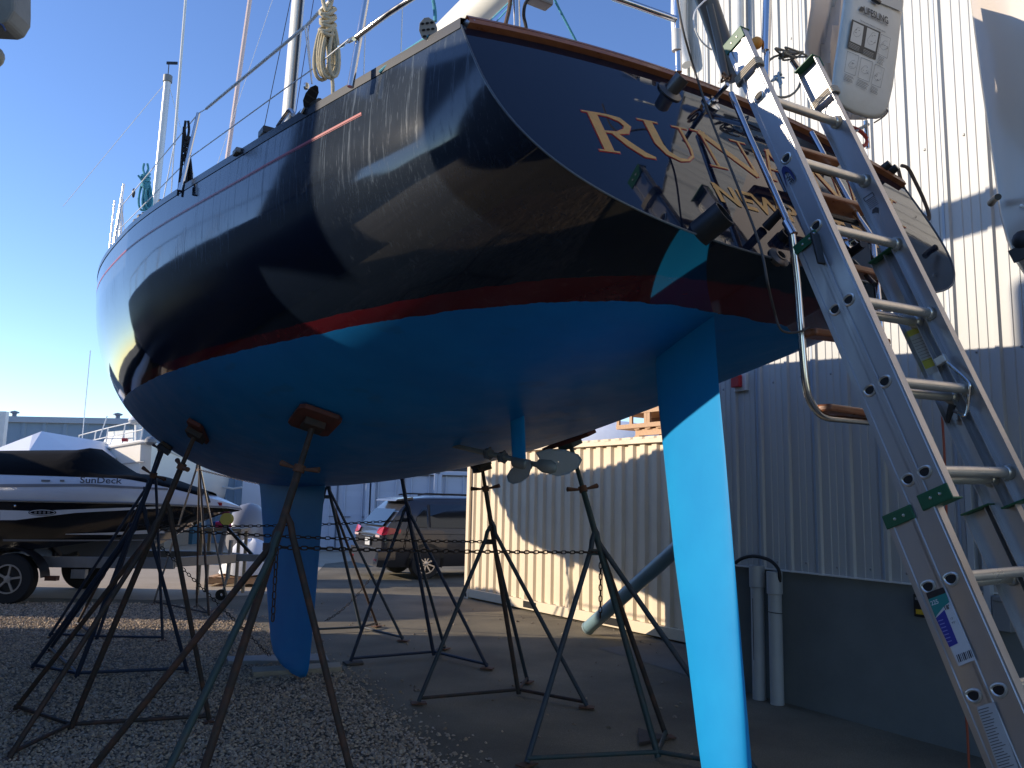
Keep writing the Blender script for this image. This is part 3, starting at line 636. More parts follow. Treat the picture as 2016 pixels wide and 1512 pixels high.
# ------------------------------------------------------------ chains
chm=mat('rusty_chain',(.035,.028,.024),.6,.5,col2=(.09,.05,.035),scale=30)
def chain(a,b,sag,label,straight=False,pitch=.040,wr=.0042):
    a=Vector(a);b=Vector(b);L=(b-a).length; n=max(2,int(L/pitch)); m=MB(); pts=[]
    for k in range(n+1):
        u=k/n; q=a.lerp(b,u); q.z-=sag*4*u*(1-u); pts.append(q)
    for k in range(n):
        p,q=pts[k],pts[k+1]; d=(q-p).normalized(); s_=d.cross(UP) if abs(d.z)<.9 else d.cross(Vector((1,0,0))); s_.normalize(); s2=d.cross(s_)
        sd_=(s_+s2*.35).normalized() if k%2 else (s2-s_*.35).normalized(); c=(p+q)/2; hl=pitch*.5+wr*.6; hw=.0115
        ring=[]
        for t in range(12):
            an=2*math.pi*t/12; x=math.cos(an);y=math.sin(an); ring.append(c+d*((hl-hw)*(1 if x>0 else -1)+hw*x if abs(x)>.05 else 0)+sd_*(hw*y))
        m.tube(ring,wr,n=5,closed=True)
    m.cur=0; return m.build('chain',chm,label=label,cat='chain',group='chains tying the jack stands together')
chain(ears['S1'],ears['B'],.01,'rusty chain running from the front red pad stand to the stand beside the propeller')
chain(ears['S2'],ears['A'],.02,'rusty chain running from the dark left stand past the keel to the container side stand')
chain(ears['S3'],ears['C'],.03,'rusty chain behind the keel between the blue stands')
chain(ears['E'],ears['D'],.02,'thin chain between the bow stand and the grey stand behind the keel')
q=ears['S1']+AX*-.05; chain(q,q-UP*.42+PORT*-.0,.0,'loose chain tail hanging in front of the keel')
q=ears['B']; chain(q,q-UP*.48,.0,'loose chain tail hanging from the stand beside the propeller')
q=ears['C']; chain(q,q-UP*.30+STB*-.05,.0,'loose chain tail hanging in front of the minivan wheel')
chain(ears['S3']+STB*.25-UP*.2,G(540,1300),-.0,'slack chain slanting down to the foot of the keel')
chain(AY(735,1130,11.2),AY(640,1222,10.9),.08,'slack chain drooping beside the grey stand behind the keel')
# timber under the keel
slabwood([G(495,1326),G(668,1316),G(672,1326),G(498,1337)],.06,'timber_block','flat timber under the keel, nearer one','timber',group='timbers under the keel')
slabwood([G(446,1302),G(640,1296),G(648,1310),G(448,1312)],.05,'timber_block','grey flat timber under the keel, farther one','timber',mat('grey_timber',(.30,.29,.27),.85,col2=(.18,.175,.165),scale=5,stretch=(1,5,5)),group='timbers under the keel')
# ------------------------------------------------------------ tan container
def container(name,O,d,Ln,W_,H_,mt,label,front_n,group=None,doors=False):
    """O: base corner, d: length direction, front_n: normal of the visible long side"""
    th=thing(name,O,label,'shipping container',group); O=Vector(O); d=Vector(d).normalized(); n=Vector(front_n).normalized()
    post=.10; rail=.14
    for a in (post/2,Ln-post/2):
        for b in (-post/2,-W_+post/2): MB().box(O+d*a+n*b+UP*(H_/2),(post,post,H_),(d,n,UP)).build('corner_post',mt,th,bevel=.006)
    m=MB(); m.box(O+d*Ln/2+n*(-.035)+UP*(rail/2+.03),(Ln-2*post-.004,.06,rail),(d,n,UP)); m.build('bottom_rail',mt,th,bevel=.004)
    m=MB(); m.box(O+d*Ln/2+n*(-.035)+UP*(H_-.05),(Ln-2*post-.004,.06,.06),(d,n,UP)); m.build('top_rail',mt,th,bevel=.004)
    # corrugated side
    m=MB(); per=.278; s=post; row=[]
    while s<Ln-post-.01:
        for a,o in ((0,-.05),(.07,-.05),(.105,-.086),(.175,-.086),(.21,-.05)):
            if s+a<Ln-post: row.append((s+a,o))
        s+=per*.84
    row.append((Ln-post,-.05))
    m.grid([[O+d*a+n*o+UP*.17 for a,o in row],[O+d*a+n*o+UP*(H_-.08) for a,o in row]]); m.build('side_wall',mt,th)
    m=MB(); row=[(a,o) for a,o in row]
    m.grid([[O+d*a+n*(-.003-(0.02 if o<-.06 else 0))+UP*(H_-.02) for a,o in row],[O+d*a+n*(-.003-(0.02 if o<-.06 else 0))+UP*(H_+.012) for a,o in row],[O+d*a+n*(-W_)+UP*(H_+.012) for a,o in row]]); m.build('roof',mt,th)
    m=MB(); 
    for a in (0.02,Ln-.02): m.add([O+d*a+n*-post+UP*.05,O+d*a+n*(-W_+post)+UP*.05,O+d*a+n*(-W_+post)+UP*(H_-.01),O+d*a+n*-post+UP*(H_-.01)],[(0,1,2,3)])
    m.add([O+d*post+n*(-W_+.03)+UP*.05,O+d*(Ln-post)+n*(-W_+.03)+UP*.05,O+d*(Ln-post)+n*(-W_+.03)+UP*(H_-.01),O+d*post+n*(-W_+.03)+UP*(H_-.01)],[(0,1,2,3)])
    m.build('end_wall',mt,th)
    dkk=mat('pocket_dark',(.01,.01,.01),.9)
    for a in (2.02,Ln-2.1):
        m=MB(); m.box(O+d*a+n*(-.003)+UP*.105,(.34,.012,.10),(d,n,UP)); m.build('fork_pocket',dkk,th)
    for a in (.08,Ln-.08): MB().box(O+d*a+n*(.003)+UP*.06,(.155,.012,.118),(d,n,UP)).build('corner_casting',mt,th,bevel=.01)
    for a in (.08,Ln-.08):
        MB().box(O+d*a+n*.0105+UP*.06,(.05,.004,.06),(d,n,UP)).build('casting_slot',dkk,th)
    return th
tan=mat('tan_container_paint',(.74,.62,.455),.55,col2=(.64,.525,.375),scale=1.5,rvar=.08,amt=.6)
CO=G(913,1177); CE=G(1372,1275); CD=(CE-CO).normalized(); CN=Vector((CD.y,-CD.x,0))
container('tan_container',CO,CD,6.06,2.44,2.62,tan,'tan corrugated shipping container behind the propeller','%s'%'' or CN)
# wooden pallets on the container
def COp(s,w_,z): return CO+CD*s-CN*w_+UP*z
zt=2.645
pb=PL(1213,870,CO,CN,-.1); s0_=(pb-CO).dot(CD)
def pallet(s,w_,z,label,ln=1.2,wd=1.0):
    th=thing('wooden_pallet',COp(s,w_,z),label,'pallet','wooden pallets on the tan container'); ax=(CD,-CN,UP)
    for k in range(3): MB().box(COp(s+ln/2,w_+.05+k*(wd-.1)/2,z+.06),(ln,.04,.085),ax).build('stringer',pine,th)
    m=MB(); 
    for k in range(6): m.box(COp(s+.06+k*(ln-.12)/5,w_+wd/2,z+.112),(.10,wd,.018),ax)
    m.build('top_deck',pine,th)
    m=MB()
    for k in range(3): m.box(COp(s+.06+k*(ln-.12)/2,w_+wd/2,z+.0085),(.10,wd,.017),ax)
    m.build('bottom_deck',pine,th)
def crate(s,w_,z,ln,label):
    th=thing('wooden_crate',COp(s,w_,z),label,'crate'); ax=(CD,-CN,UP)
    for zz,h in ((.03,.06),(.235,.07)): MB().box(COp(s+ln/2,w_+.5,z+zz),(ln,1.0,h),ax).build('long_board',pine,th)
    for a in (.03,.30,.60,.66,1.0,ln-.03): MB().box(COp(s+a,w_+.02,z+.13),(.055,.03,.138),ax).build('upright',pine,th)
    MB().box(COp(s+ln/2,w_+.6,z+.13),(ln-.1,.02,.138),ax).build('inner_board',mat('dark_pine',(.22,.13,.08),.9),th)
pallet(s0_+.35,.12,zt,'low pale pallet lying on the tan container roof under the crate')
crate(s0_,.10,zt+.125,1.9,'open pale wooden crate frame on top of the tan container')
# white covered hull standing behind the tan container
shr=mat('white_shrinkwrap',(.74,.76,.80),.45,bump=.01,bscale=3)
def tent(name,pts_base,ridge,label,cat='covered boat',skirt=0):
    """tented cover: base loop of points, ridge polyline"""
    m=MB(); th=None
    return m
c0=AY(1150,885,19.5); m=MB(); rows=[]
for k in range(13):
    u=k/12; x=.55+u*3.9; h=2.75+.95*math.sin(math.pi*u*.98)**.6
    rows.append([Vector((x,19.0+1.5*math.cos(a)*-1+1.2,0.6 if a in(0,) else .6+(h-.6)*math.sin(a)**.8)) for a in [math.pi*j/12 for j in range(13)]])
m.grid(rows); m.build('shrinkwrapped_boat',shr,smooth=True,label='rounded white wrapped boat showing behind the tan container',cat='covered boat')
# ------------------------------------------------------------ white containers at the back of the yard
wc=mat('white_container_paint',(.55,.60,.68),.5,col2=(.47,.52,.60),scale=.8,amt=.5)
wcb=mat('container_grey_gasket',(.16,.19,.24),.6)
def endcontainer(x0,y0,label):
    th=thing('white_container',(x0+1.2,y0,0),label,'shipping container','white containers parked in a row'); ax=(Vector((1,0,0)),Vector((0,1,0)),UP)
    W_,H_=2.40,2.60
    MB().box((x0+W_/2,y0+3.2,H_/2),(W_,6.0,H_)).build('body',wc,th,bevel=.02)
    m=MB(); m.box((x0+.06,y0+.06,H_/2),(.12,.30,H_-.004)); m.build('corner_post',wc,th,bevel=.01)
    m=MB(); m.box((x0+W_-.06,y0+.06,H_/2),(.12,.30,H_-.004)); m.build('corner_post',wc,th,bevel=.01)
    m=MB(); m.box((x0+W_/2,y0+.06,H_-.07),(W_-.25,.26,.12)); m.build('header',wc,th,bevel=.01)
    for sgn in (0,1):
        xx=x0+.16+sgn*1.05
        m=MB(); m.box((xx+.5,y0+.10,1.27),(1.0,.06,2.3)); d=m.build('door',wc,th,bevel=.006)
        m=MB()
        for k in range(4): m.box((xx+.5,y0+.066,.42+k*.56),(.62,.012,.40))
        m.build('door_panel',mat('white_container_recess',(.50,.55,.63),.5),d)
        for bx in (.22,.78):
            MB().tube([(xx+bx,y0+.03,.12),(xx+bx,y0+.03,2.45)],.020,n=8).build('locking_bar',wc,d,smooth=True)
            MB().box((xx+bx+.10,y0+.025,1.1),(.22,.02,.03)).build('door_handle',wcb,d)
    MB().box((x0+W_/2,y0+.04,1.27),(.03,.07,2.3)).build('door_gasket',wcb,th)
    for xx in (x0+.09,x0+W_-.09):
        for z in (.07,H_-.06): MB().box((xx,y0-.105,z),(.06,.02,.07)).build('casting_hole',wcb,th)
yy=26.6
for k,(px,lab) in enumerate(((587,'white container with panelled doors right beside the keel'),(718,'white container behind the minivan rear, second of the row'),(852,'white container behind the minivan roof, third of the row'))):
    q=AY(px,1000,yy); endcontainer(q.x+.02,yy,lab)
blk=mat('black_tarp',(.02,.02,.022),.6,bump=.02,bscale=5)
q=AY(893,935,27.5); m=MB(); m.ball((q.x,28.3,2.62),(.9,.8,.55),14); m.build('black_tarp_bundle',blk,smooth=True,label='crumpled black tarp bundle on top of the white containers',cat='tarp')
# ------------------------------------------------------------ far buildings
fb=mat('blue_grey_siding',(.27,.35,.42),.6,col2=(.23,.31,.38),scale=1.2)
def ribwall(m,a,b,z0,z1,per=.9,dep=.06):
    a=Vector(a);b=Vector(b);L=(b-a).length;d=(b-a).normalized();n=Vector((d.y,-d.x,0)); row=[];s=0
    while s<L: row+=[(s,0),(s+.05*per,dep),(s+.2*per,dep),(s+.25*per,0)]; s+=per
    row.append((L,0)); m.grid([[a+d*x+n*o+UP*z0 for x,o in row],[a+d*x+n*o+UP*z1 for x,o in row]])
yb=36; l=AY(-160,820,yb); r=AY(262,822,yb); hz=AY(120,822,yb).z
th=thing('far_shed',(l.x,yb,0),'long low blue grey metal shed behind the covered boats on the left','building')
m=MB(); ribwall(m,(l.x,yb,0),(r.x+6,yb,0),0,hz-.25); m.build('wall',fb,th)
m=MB(); m.box(((l.x+r.x+6)/2,yb+4,hz-.12),(r.x+6-l.x,8.3,.25)); m.build('roof_edge',mat('roof_edge_grey',(.42,.46,.50),.6),th)
for px in (28,232): 
    q=AY(px,818,yb+1); m=MB(); m.lathe((q.x,yb+1,hz-.0),(0,0,1),[(.10,0),(.10,.22),(.2,.25),(.2,.30),(0,.36)],n=12); m.build('roof_vent',wcb,th)
# nearer blue corrugated building behind the bow
tealw=mat('teal_siding',(.06,.17,.24),.6)
ya=30.; a=AY(352,900,ya); b=AY(413,900,ya); c=AY(512,900,ya+1)
th=thing('blue_shed',(a.x,ya,0),'blue corrugated shed glimpsed under the bow beside the keel','building')
MB().box(((a.x+b.x)/2,ya-.6,2.6),(b.x-a.x,1.0,5.2)).build('teal_panel',tealw,th)
m=MB(); ribwall(m,(b.x,ya,0),(c.x,ya+.4,0),0,5.2,per=.30,dep=.06); m.build('corrugated_wall',mat('blue_corrugated',(.22,.32,.42),.5),th)
MB().tube([(b.x+.2,ya-.25,2.05),(b.x+1.0,ya-.25,1.92),(c.x-.2,ya-.25,1.98)],.04,n=6).build('conduit',whitep,th)
MB().box((c.x+.35,ya-.6,1.6),(.75,.3,3.2)).build('white_post',mat('white_post_paint',(.6,.65,.72),.5),th)
# ------------------------------------------------------------ added unseen hull left of the camera, footprint shaped to shade the yard
def simple_hull(O,ax,side,L,B,zk,zs,rake,nt=40,ns=14,tip=.6):
    rows=[]
    for i in range(nt+1):
        t=i/nt; b=B*(1-max(0,(t-tip)/(1-tip))**2.2)*(.86+.14*min(1,t/.3)); zk_=zk+.9*max(0,(t-.7)/.3)**2; row=[]
        for j in range(-ns,ns+1):
            u=abs(j)/ns; yy_=b*min(1,(u*1.25))**.8 if u<.8 else b*(1+.06*(u-.8)/.2); 
            zz=zk_+(zs-zk_)*(.28*(u/.45) if u<.45 else .28+.72*(u-.45)/.55); yy_=b*(u/.45)*.88 if u<.45 else b*(.88+.12*((u-.45)/.55)**.6)
            row.append(O+ax*(t*(L)+rake*(zz-zk)*t**3)+side*(yy_*(1 if j>0 else -1 if j<0 else 0))+UP*zz)
        rows.append(row)
    return rows
nbax=(AX*math.cos(R(25))+PORT*math.sin(R(25))).normalized(); nbsd=(PORT*math.cos(R(25))-AX*math.sin(R(25))).normalized(); nb=BW(3.75,4.35,0); nbm=mat('dark_blue_gelcoat',(.012,.02,.05),.25)
th=thing('shade_hull',nb,'tall dark hull added unseen outside the left edge, shaped to shade the yard','shade_hull')
foot=[(3.4,4.35),(4.1,4.22),(5.2,4.15),(8.5,4.12),(11.5,4.15),(11.5,7.9),(7.6,7.9),(5.6,6.05)]
m=MB(); rows=[]; fc=(8.0,5.6)
for z,k_ in ((.4,.90),(1.6,.96),(2.8,.99),(4.15,1.0),(4.22,.97)):
    rows.append([BW(fc[0]+(a-fc[0])*k_,fc[1]+(b_-fc[1])*(k_ if b_>4.6 else 1.0-(1-k_)*.5),z) for a,b_ in foot])
m.grid(rows,closev=True); m.f.append(tuple(4*8+k for k in range(8))); m.mi.append(0); m.f.append(tuple(range(8))); m.mi.append(0)
m.build('hull',nbm,th)
nbax=AX; nbsd=PORT
MB().box((-5.3,4.25,5.45),(.8,1.2,2.3)).build('bow_shade_block',nbm,th,bevel=.08); cb=BW(5.0,4.75,0); MB().box(cb+UP*5.3,(.9,.9,2.2),(nbax,nbsd,UP)).build('deck_shade_block',nbm,th,bevel=.1)  # two unseen blocks added above the hull to shade the right-edge boat
m=MB(); pts=[BW(4.4+k,4.3,0) for k in range(8)]
for q in pts: m.tube([q+UP*4.2,q+UP*4.85],.014,n=8)
m.tube([q+UP*4.85 for q in pts],.012,n=8); m.build('guard_rail',chrome,th,smooth=True)
for k in (2.5,5.0,8.0): MB().box(BW(4.5+k,5.8,.2),(.5,1.2,.4),(nbax,nbsd,UP)).build('keel_block',timber,th)
# unseen block added left of the camera to shade the ladder and stern
th=thing('shade_block',(-5,-1,0),'tall dark block added unseen beside the camera, shading the ladder and stern','covered boat')
wrp=mat('dark_shade_block',(.035,.045,.07),.6,bump=.02,bscale=3)
m=MB(); rows=[]
for k in range(13):
    y=3.02-7.5*k/12; w_=1.9; row=[]
    for (a,z) in ((-1,.9),(-1.05,2.2),(-1.05,3.6),(-.95,4.3),(-.5,4.42),(0,4.44),(.6,4.43),(.98,4.41),(1.05,3.6),(1.05,2.2),(1,.9),(.5,.5),(-.5,.5)): row.append(Vector((-5.15+a*w_,y,z)))
    rows.append(row)
m.grid(rows,closev=True); n_=13; m.f.append(tuple(range(n_))); m.mi.append(0); m.f.append(tuple(12*n_+k for k in range(n_))); m.mi.append(0); m.build('cover',wrp,th)
for y in (1.5,-2.5): MB().box((-5.15,y,.25),(1.6,.5,.5)).build('keel_block',timber,th)

# treeline and low sheds far off to the left (seen only as reflections in the glossy topsides)
tm_=mat('bare_tree_mass',(.05,.055,.045),.9,col2=(.10,.09,.07),scale=.6)
rg=random.Random(11); m=MB(); rows=[[],[]]
for k in range(61):
    y=-60+k*1.55; x=-46-6*math.sin(k*.4); h=7.5+2.2*math.sin(k*.7)+1.8*rg.random(); rows[0].append(Vector((x,y,0))); rows[1].append(Vector((x+1.5*rg.random(),y,h)))
m.grid(rows); m.grid([[q-Vector((4,0,0)) for q in r_] for r_ in rows]); m.build('far_woods',tm_,label='belt of bare trees bordering the yard far to the left',cat='trees',kind='stuff')

th=thing('shade_block',(-14.5,13.1,0),'low dark block added unseen far to the left, shading the runabout','covered boat')  # unseen block added to shade the runabout and the ground around it
m=MB(); rows=[]
for k in range(9):
    x=-12.3-5*k/8; h=3.75+.15*math.sin(k); rows.append([Vector((x,11.7+1.45*(1-math.cos(math.pi*j/8)),.5+(h-.5)*min(1,math.sin(math.pi*j/8)**.35))) for j in range(9)])
m.grid(rows); m.f.append(tuple(range(9))); m.mi.append(0); m.build('cover',wrp,th,smooth=True,auto=40)
for x in (-13.5,-16): MB().box((x,13.15,.25),(.5,1.4,.5)).build('keel_block',timber,th)
# ------------------------------------------------------------ aluminium extension ladder (three sections)
LP0=Vector((.96,2.976,3.273)); LU=Vector((.209,-.312,-.927)).normalized(); LR=Vector((.866,.5,0)); LR=(LR-LU*LR.dot(LU)).normalized(); LN=LR.cross(LU).normalized() # LN points to the boat
LW=.38; SP=.305; R0=-.055
lad=thing('extension_ladder',LP0+LU*3.45,'long aluminium three section extension ladder leaning against the stern of the blue sailboat','ladder')
def LPt(i,r,n): return LP0+LU*(SP*i)+LR*r+LN*n
def lrail(side,i0,i1,n0,wd=.098):
    m=MB(); r=R0 if side<0 else LW; out=LR*(-1 if side<0 else 1)
    # channel: web faces outward, flanges turn inward
    prof=[(-.5,-.026),(-.5,.006),(-.44,.006),(-.42,.010),(-.30,.010),(-.28,.006),(.28,.006),(.30,.010),(.42,.010),(.44,.006),(.5,.006),(.5,-.026),(.47,-.026),(.47,.001),(-.47,.001),(-.47,-.026)]
    rows=[]
    for i in (i0,i1):
        c=LPt(i,r,n0); rows.append([c+LN*(a*wd)+out*(b+.0) for a,b in prof])
    m.grid(rows,closev=True); n_=len(prof); m.f+= [tuple(range(n_)),tuple(range(n_,2*n_))]; m.mi+=[0,0]
    return m,out,r
secs=[(-1.05,5.34,0.0,'top'),(2.05,12.2,.058,'mid'),(5.25,12.2,.135,'low')]
hole=mat('rung_hole_dark',(.006,.006,.007),.6)
for (i0,i1,n0,nm) in secs:
    for side in (-1,1):
        m,out,r=lrail(side,i0,i1,n0); rl=m.build('side_rail',alu,lad)
        for i in range(math.ceil(i0+.4),int(i1)+1):
            if i<0 : continue
            c=LPt(i,r,n0)+out*.0062
            d1=LN;d2=LU
            if nm=='low' and i>5 and False: continue
            ring=[]
            for k in range(18):
                a=math.pi*2*k/18; y=math.sin(a); x=math.cos(a); y=y if y>0 else y*.55
                ring.append(c+d1*x*.021+d2*y*.021)
            m=MB(); m.tube(ring,.0045,n=6,closed=True); m.build('rung_swage',alur,rl,smooth=True)
            m=MB(); m.add([q+out*.0012 for q in ring],[tuple(range(18))]); m.build('rung_hole',hole,rl)
    for i in range(math.ceil(i0+.4),int(i1)+1):
        if i<0: continue
        m=MB(); a=LPt(i,R0,n0);b=LPt(i,LW,n0); rows=[]
        for q in (a,b): rows.append([q+LN*(.0175*math.cos(t))+LU*(.0175*max(-.8,math.sin(t))) for t in [2*math.pi*k/16 for k in range(16)]])
        m.grid(rows,closev=True); m.build('rung',alur,lad,smooth=True,auto=35)
        for q,sg in ((a,1),(b,-1)): 
            MB().lathe(q+LR*sg*.0,LR*sg,[(.027,0),(.027,.006),(.021,.018),(.018,.02)],n=16).build('rung_collar',alur,lad,smooth=True)
def cap(side,i,n0,ln,label=None,up=-1):
    r=R0 if side<0 else LW; out=LR*(-1 if side<0 else 1); c=LPt(i,r,n0)
    m=MB(); m.box(c+out*.0105+LU*(ln/2*-up),(.104,.006,ln),(LN,out,LU)); m.box(c-out*.012,(.104,.05,.006),(LN,out,LU)); e=m.build('green_end_cap',green,lad,bevel=.002)
    for k in (-.02,.012):
        MB().lathe(c+out*.0135+LU*(ln/2*-up)+LN*k,out,[(.005,0),(.004,.003),(0,.004)],n=8).build('rivet',alur,e,smooth=True)
cap(-1,-1.05,0,.05);cap(1,-1.05,0,.05);cap(-1,5.34,0,.045,up=1);cap(1,5.34,0,.045,up=1)
cap(-1,5.25,.135,.04);cap(1,5.25,.135,.04);cap(-1,2.05,.058,.035);cap(1,2.05,.058,.035)
def LQ(px,py,r=0,off=.0): # point on the outer web of the left rail
    out=-LR; return PL(px,py,LPt(0,R0,0)+out*(.0115+off),out)
ez=-LR
# product label on the lowest section, left rail
def lpanel(pts,mt,name,off,parent=lad): return MB().add([LQ(x,y,0,off) for x,y in pts],[tuple(range(len(pts)))]).build(name,mt,parent)
wl=mat('label_white',(.55,.56,.58),.45); tl=mat('label_teal',(.01,.20,.19),.45); bl_=mat('label_blue',(.02,.03,.26),.45); kl=mat('label_black',(.015,.015,.02),.45)
def C7(x,y): return (1780+x*236/583,900+y*612/1512)
lab=lpanel([C7(*q) for q in ((106,662),(190,632),(348,985),(265,1017))],wl,'product_label',.0006)
lpanel([C7(*q) for q in ((106,662),(190,632),(203,660),(117,692))],kl,'label_header',.0012,lab)
lpanel([C7(*q) for q in ((117,692),(203,660),(220,705),(190,730),(165,762),(152,780))],tl,'label_top_band',.0013,lab)
lpanel([C7(*q) for q in ((154,784),(196,742),(262,905),(220,925))],bl_,'label_blue_band',.0012,lab)
def ltext(s,x,y,size,mt,name,ux=LN*-1,parent=lab,bold=.0):
    # text reads across the rail, tops pointing up the ladder
    O=LQ(*C7(x,y),0,.0)
    ex=((LQ(*C7(190,632))-LQ(*C7(106,662)))).normalized(); ey=-LU; 
    text_mesh(s,size,O,ex,ey,0,bold=bold).build(name,mt,parent)
def fixdepth(): pass
def ltx(s,x,y,size,mt,name,bold=0.):
    O=LQ(*C7(x,y),0,.0018); ex=(LQ(*C7(190,632))-LQ(*C7(106,662))).normalized(); n=-LR; ey=n.cross(ex).normalized()
    text_mesh(s,size,O,ex,ey,0,bold=bold).build(name,mt,lab)
ltx('225',134,722,.017,wl,'label_number',.0003); ltx('18\'',197,745,.016,kl,'label_length',.0004); ltx('13\'',226,792,.008,kl,'label_length'); ltx('9\'3"',234,812,.008,kl,'label_length')
ltx('LADDER',122,680,.0085,wl,'label_brand_line') if False else None
m=MB()
for k in range(9): 
    a=LQ(*C7(255+k*8.5,962-k*3.2),0,.0016); b=LQ(*C7(268+k*8.5,998-k*3.2),0,.0016); w_=(.0012,.002,.0008)[k%3]
    e=(b-a).normalized().cross(-LR).normalized(); m.add([a-e*w_,a+e*w_,b+e*w_,b-e*w_],[(0,1,2,3)])
m.build('barcode',kl,lab)
m=MB()
for k in range(7):
    a=LQ(*C7(166+k*7,798+k*17),0,.0018); b=LQ(*C7(190+k*7,790+k*17),0,.0018); e=LU*.0012; m.add([a-e,b-e,b+e,a+e],[(0,1,2,3)])
m.build('label_fine_print',mat('fine_print_light',(.2,.22,.5),.5),lab)
lab2=lpanel([C7(*q) for q in ((352,1215),(437,1190),(575,1560),(488,1600))],mat('label_grey',(.40,.41,.42),.5),'safety_label',.0006)
m=MB()
for k in range(30):
    x0=360+k*5.2;y0=1232+k*14.2; ln=70*(.6+.4*random.random())
    a=LQ(*C7(x0,y0),0,.0014);b=LQ(*C7(x0+ln,y0-ln*.29),0,.0014); e=LU*.0011; m.add([a-e,b-e,b+e,a+e],[(0,1,2,3)])
m.build('safety_fine_print',mat('fine_print_dark',(.09,.09,.09),.6),lab2)
# round emblem and letters on the upper left rail
def LQ4(x,y,off=.0): return LQ(1400+x*250/1350,250+y*280/1512,0,off)
m=MB(); o=[]; 
arc=[(748,470),(752,440),(765,420),(790,415),(820,430),(850,465),(878,510),(892,560)]; arc2=[(880,560),(850,515),(825,485),(800,475),(788,485),(785,520),(790,560),(800,600),(808,640)]
out_=[(808,640),(790,600),(770,540)]
m.add([LQ4(*q,.0008) for q in arc+arc2+out_],[tuple(range(len(arc)+len(arc2)+len(out_)))]); m.build('emblem_arc',navym,lad)
ex=(LQ4(860,600)-LQ4(795,515)).normalized(); n=-LR
O=LQ4(800,560,.0016); ey=n.cross(ex).normalized()
text_mesh('WE',.026,LQ4(790,540,.0016),ex,ey,0,bold=.0006).build('emblem_letters',kl,lad)
# right rail marks: arrow and caution boxes, plus yellow safety label
def RQ(px,py,off=.0): return PL(px,py,LPt(0,LW,0)-LR*(.0+off),LR)
def R3(x,y,off=.001): return RQ(1550+x*250/1350,200+y*280/1512,off)
dm=mat('etched_print',(.05,.05,.06),.6)
m=MB()
def ribs(m,pts,wd,P=None): 
    for a,b in zip(pts[:-1],pts[1:]):
        a=P(*a);b=P(*b); e=(b-a).normalized().cross(LR).normalized()*wd; m.add([a-e,b-e,b+e,a+e],[(0,1,2,3)])
ribs(m,[(808,1030),(905,965),(925,1000),(828,1065),(808,1030)],.0012,lambda x,y:R3(x,y))
for k in range(5): ribs(m,[(838+k*9,1080+k*16),(935+k*9,1015+k*16)],.0008,lambda x,y:R3(x,y))
m.add([R3(900,1190),(R3(905,1150)),R3(940,1120),R3(970,1130),R3(968,1185),R3(935,1180)],[tuple(range(6))])
m.build('caution_marks',dm,lad)
yl=mat('label_yellow',(.45,.42,.05),.5)
def R6(x,y,off=.001): # lower sections of right rail
    return PL(1300+x/2.8,350+y/2.8,LPt(0,LW,0)-LR*(.0+off),LR)
sl_=MB().add([R6(1350,850),R6(1440,815),R6(1560,1050),R6(1480,1090)],[(0,1,2,3)]).build('caution_label',mat('label_pale',(.40,.41,.38),.5),lad)
MB().add([R6(1352,850,.002),R6(1438,816,.002),R6(1450,845,.002),R6(1366,880,.002)],[(0,1,2,3)]).build('yellow_band',yl,sl_)
MB().add([R6(1440,1010,.002),R6(1505,985,.002),R6(1525,1030,.002),R6(1462,1056,.002)],[(0,1,2,3)]).build('yellow_band',yl,sl_)
m=MB()
for k in range(8): ribs(m,[(1385+k*9,900+k*16),(1440+k*9,880+k*16)],.0007,lambda x,y:R6(x,y,.0025))
m.build('caution_print',dm,sl_)
# rung lock hardware on the right side
def RL(x,y,d=.03): return PL(1300+x/2.8,350+y/2.8,LPt(5,LW-d,-.02),LR)
m=MB(); m.tube(smoothpath([RL(1560,1000),RL(1640,1070),RL(1700,1130),RL(1705,1170),RL(1690,1290),RL(1670,1310),RL(1610,1280)],5),.0055,n=8); m.build('rung_lock_bail',chrome,lad,smooth=True)
MB().box(RL(1550,1005),(.04,.02,.03),(LN,LR,LU)).build('rung_lock_bracket',alur,lad,bevel=.003)
MB().tube([RL(1610,1250),RL(1580,1350)],[.013,.008],n=8).build('rung_lock_finger',blackp,lad,smooth=True)
MB().bar(LQ(1602,458,0,.012),LQ(1618,520,0,.012),.012,.035,up=-LR).build('black_rail_bracket',blackp,lad,bevel=.004)
MB().ball(LQ(1602,460,0,.022),.006,8).build('bracket_bolt',chrome,lad,smooth=True)
# lashing at the top of the ladder
def coilaround(c,ax,r,n,pitch,wr,mt,name,label,cat,sx=1.,sy=1.):
    ax=Vector(ax).normalized();x=ax.orthogonal().normalized();y=ax.cross(x); pts=[]
    for k in range(n*14+1):
        a=2*math.pi*k/14; pts.append(Vector(c)+x*math.cos(a)*r*sx+y*math.sin(a)*r*sy+ax*(k/14-n/2)*pitch)
    return MB().tube(pts,wr,n=6).build(name,mt,smooth=True,label=label,cat=cat)
lash=mat('lashing_cord',(.42,.38,.32),.9,scale=60)
for r,nm in ((R0,'cord lashing round the left ladder rail at the transom rail'),(LW,'cord lashing round the right ladder rail below the bag')):
    c=LPt(-.42,r,.0); pts=[]
    for k in range(4*16+1):
        a=2*math.pi*k/16; co=max(-1,min(1,1.25*math.cos(a)));si=max(-1,min(1,1.25*math.sin(a)))
        pts.append(c+LN*co*.060+LR*si*.024+LU*((k/16-2)*.0085))
    MB().tube(pts,.0042,n=6).build('lashing',lash,smooth=True,label=nm,cat='lashing',group=None)
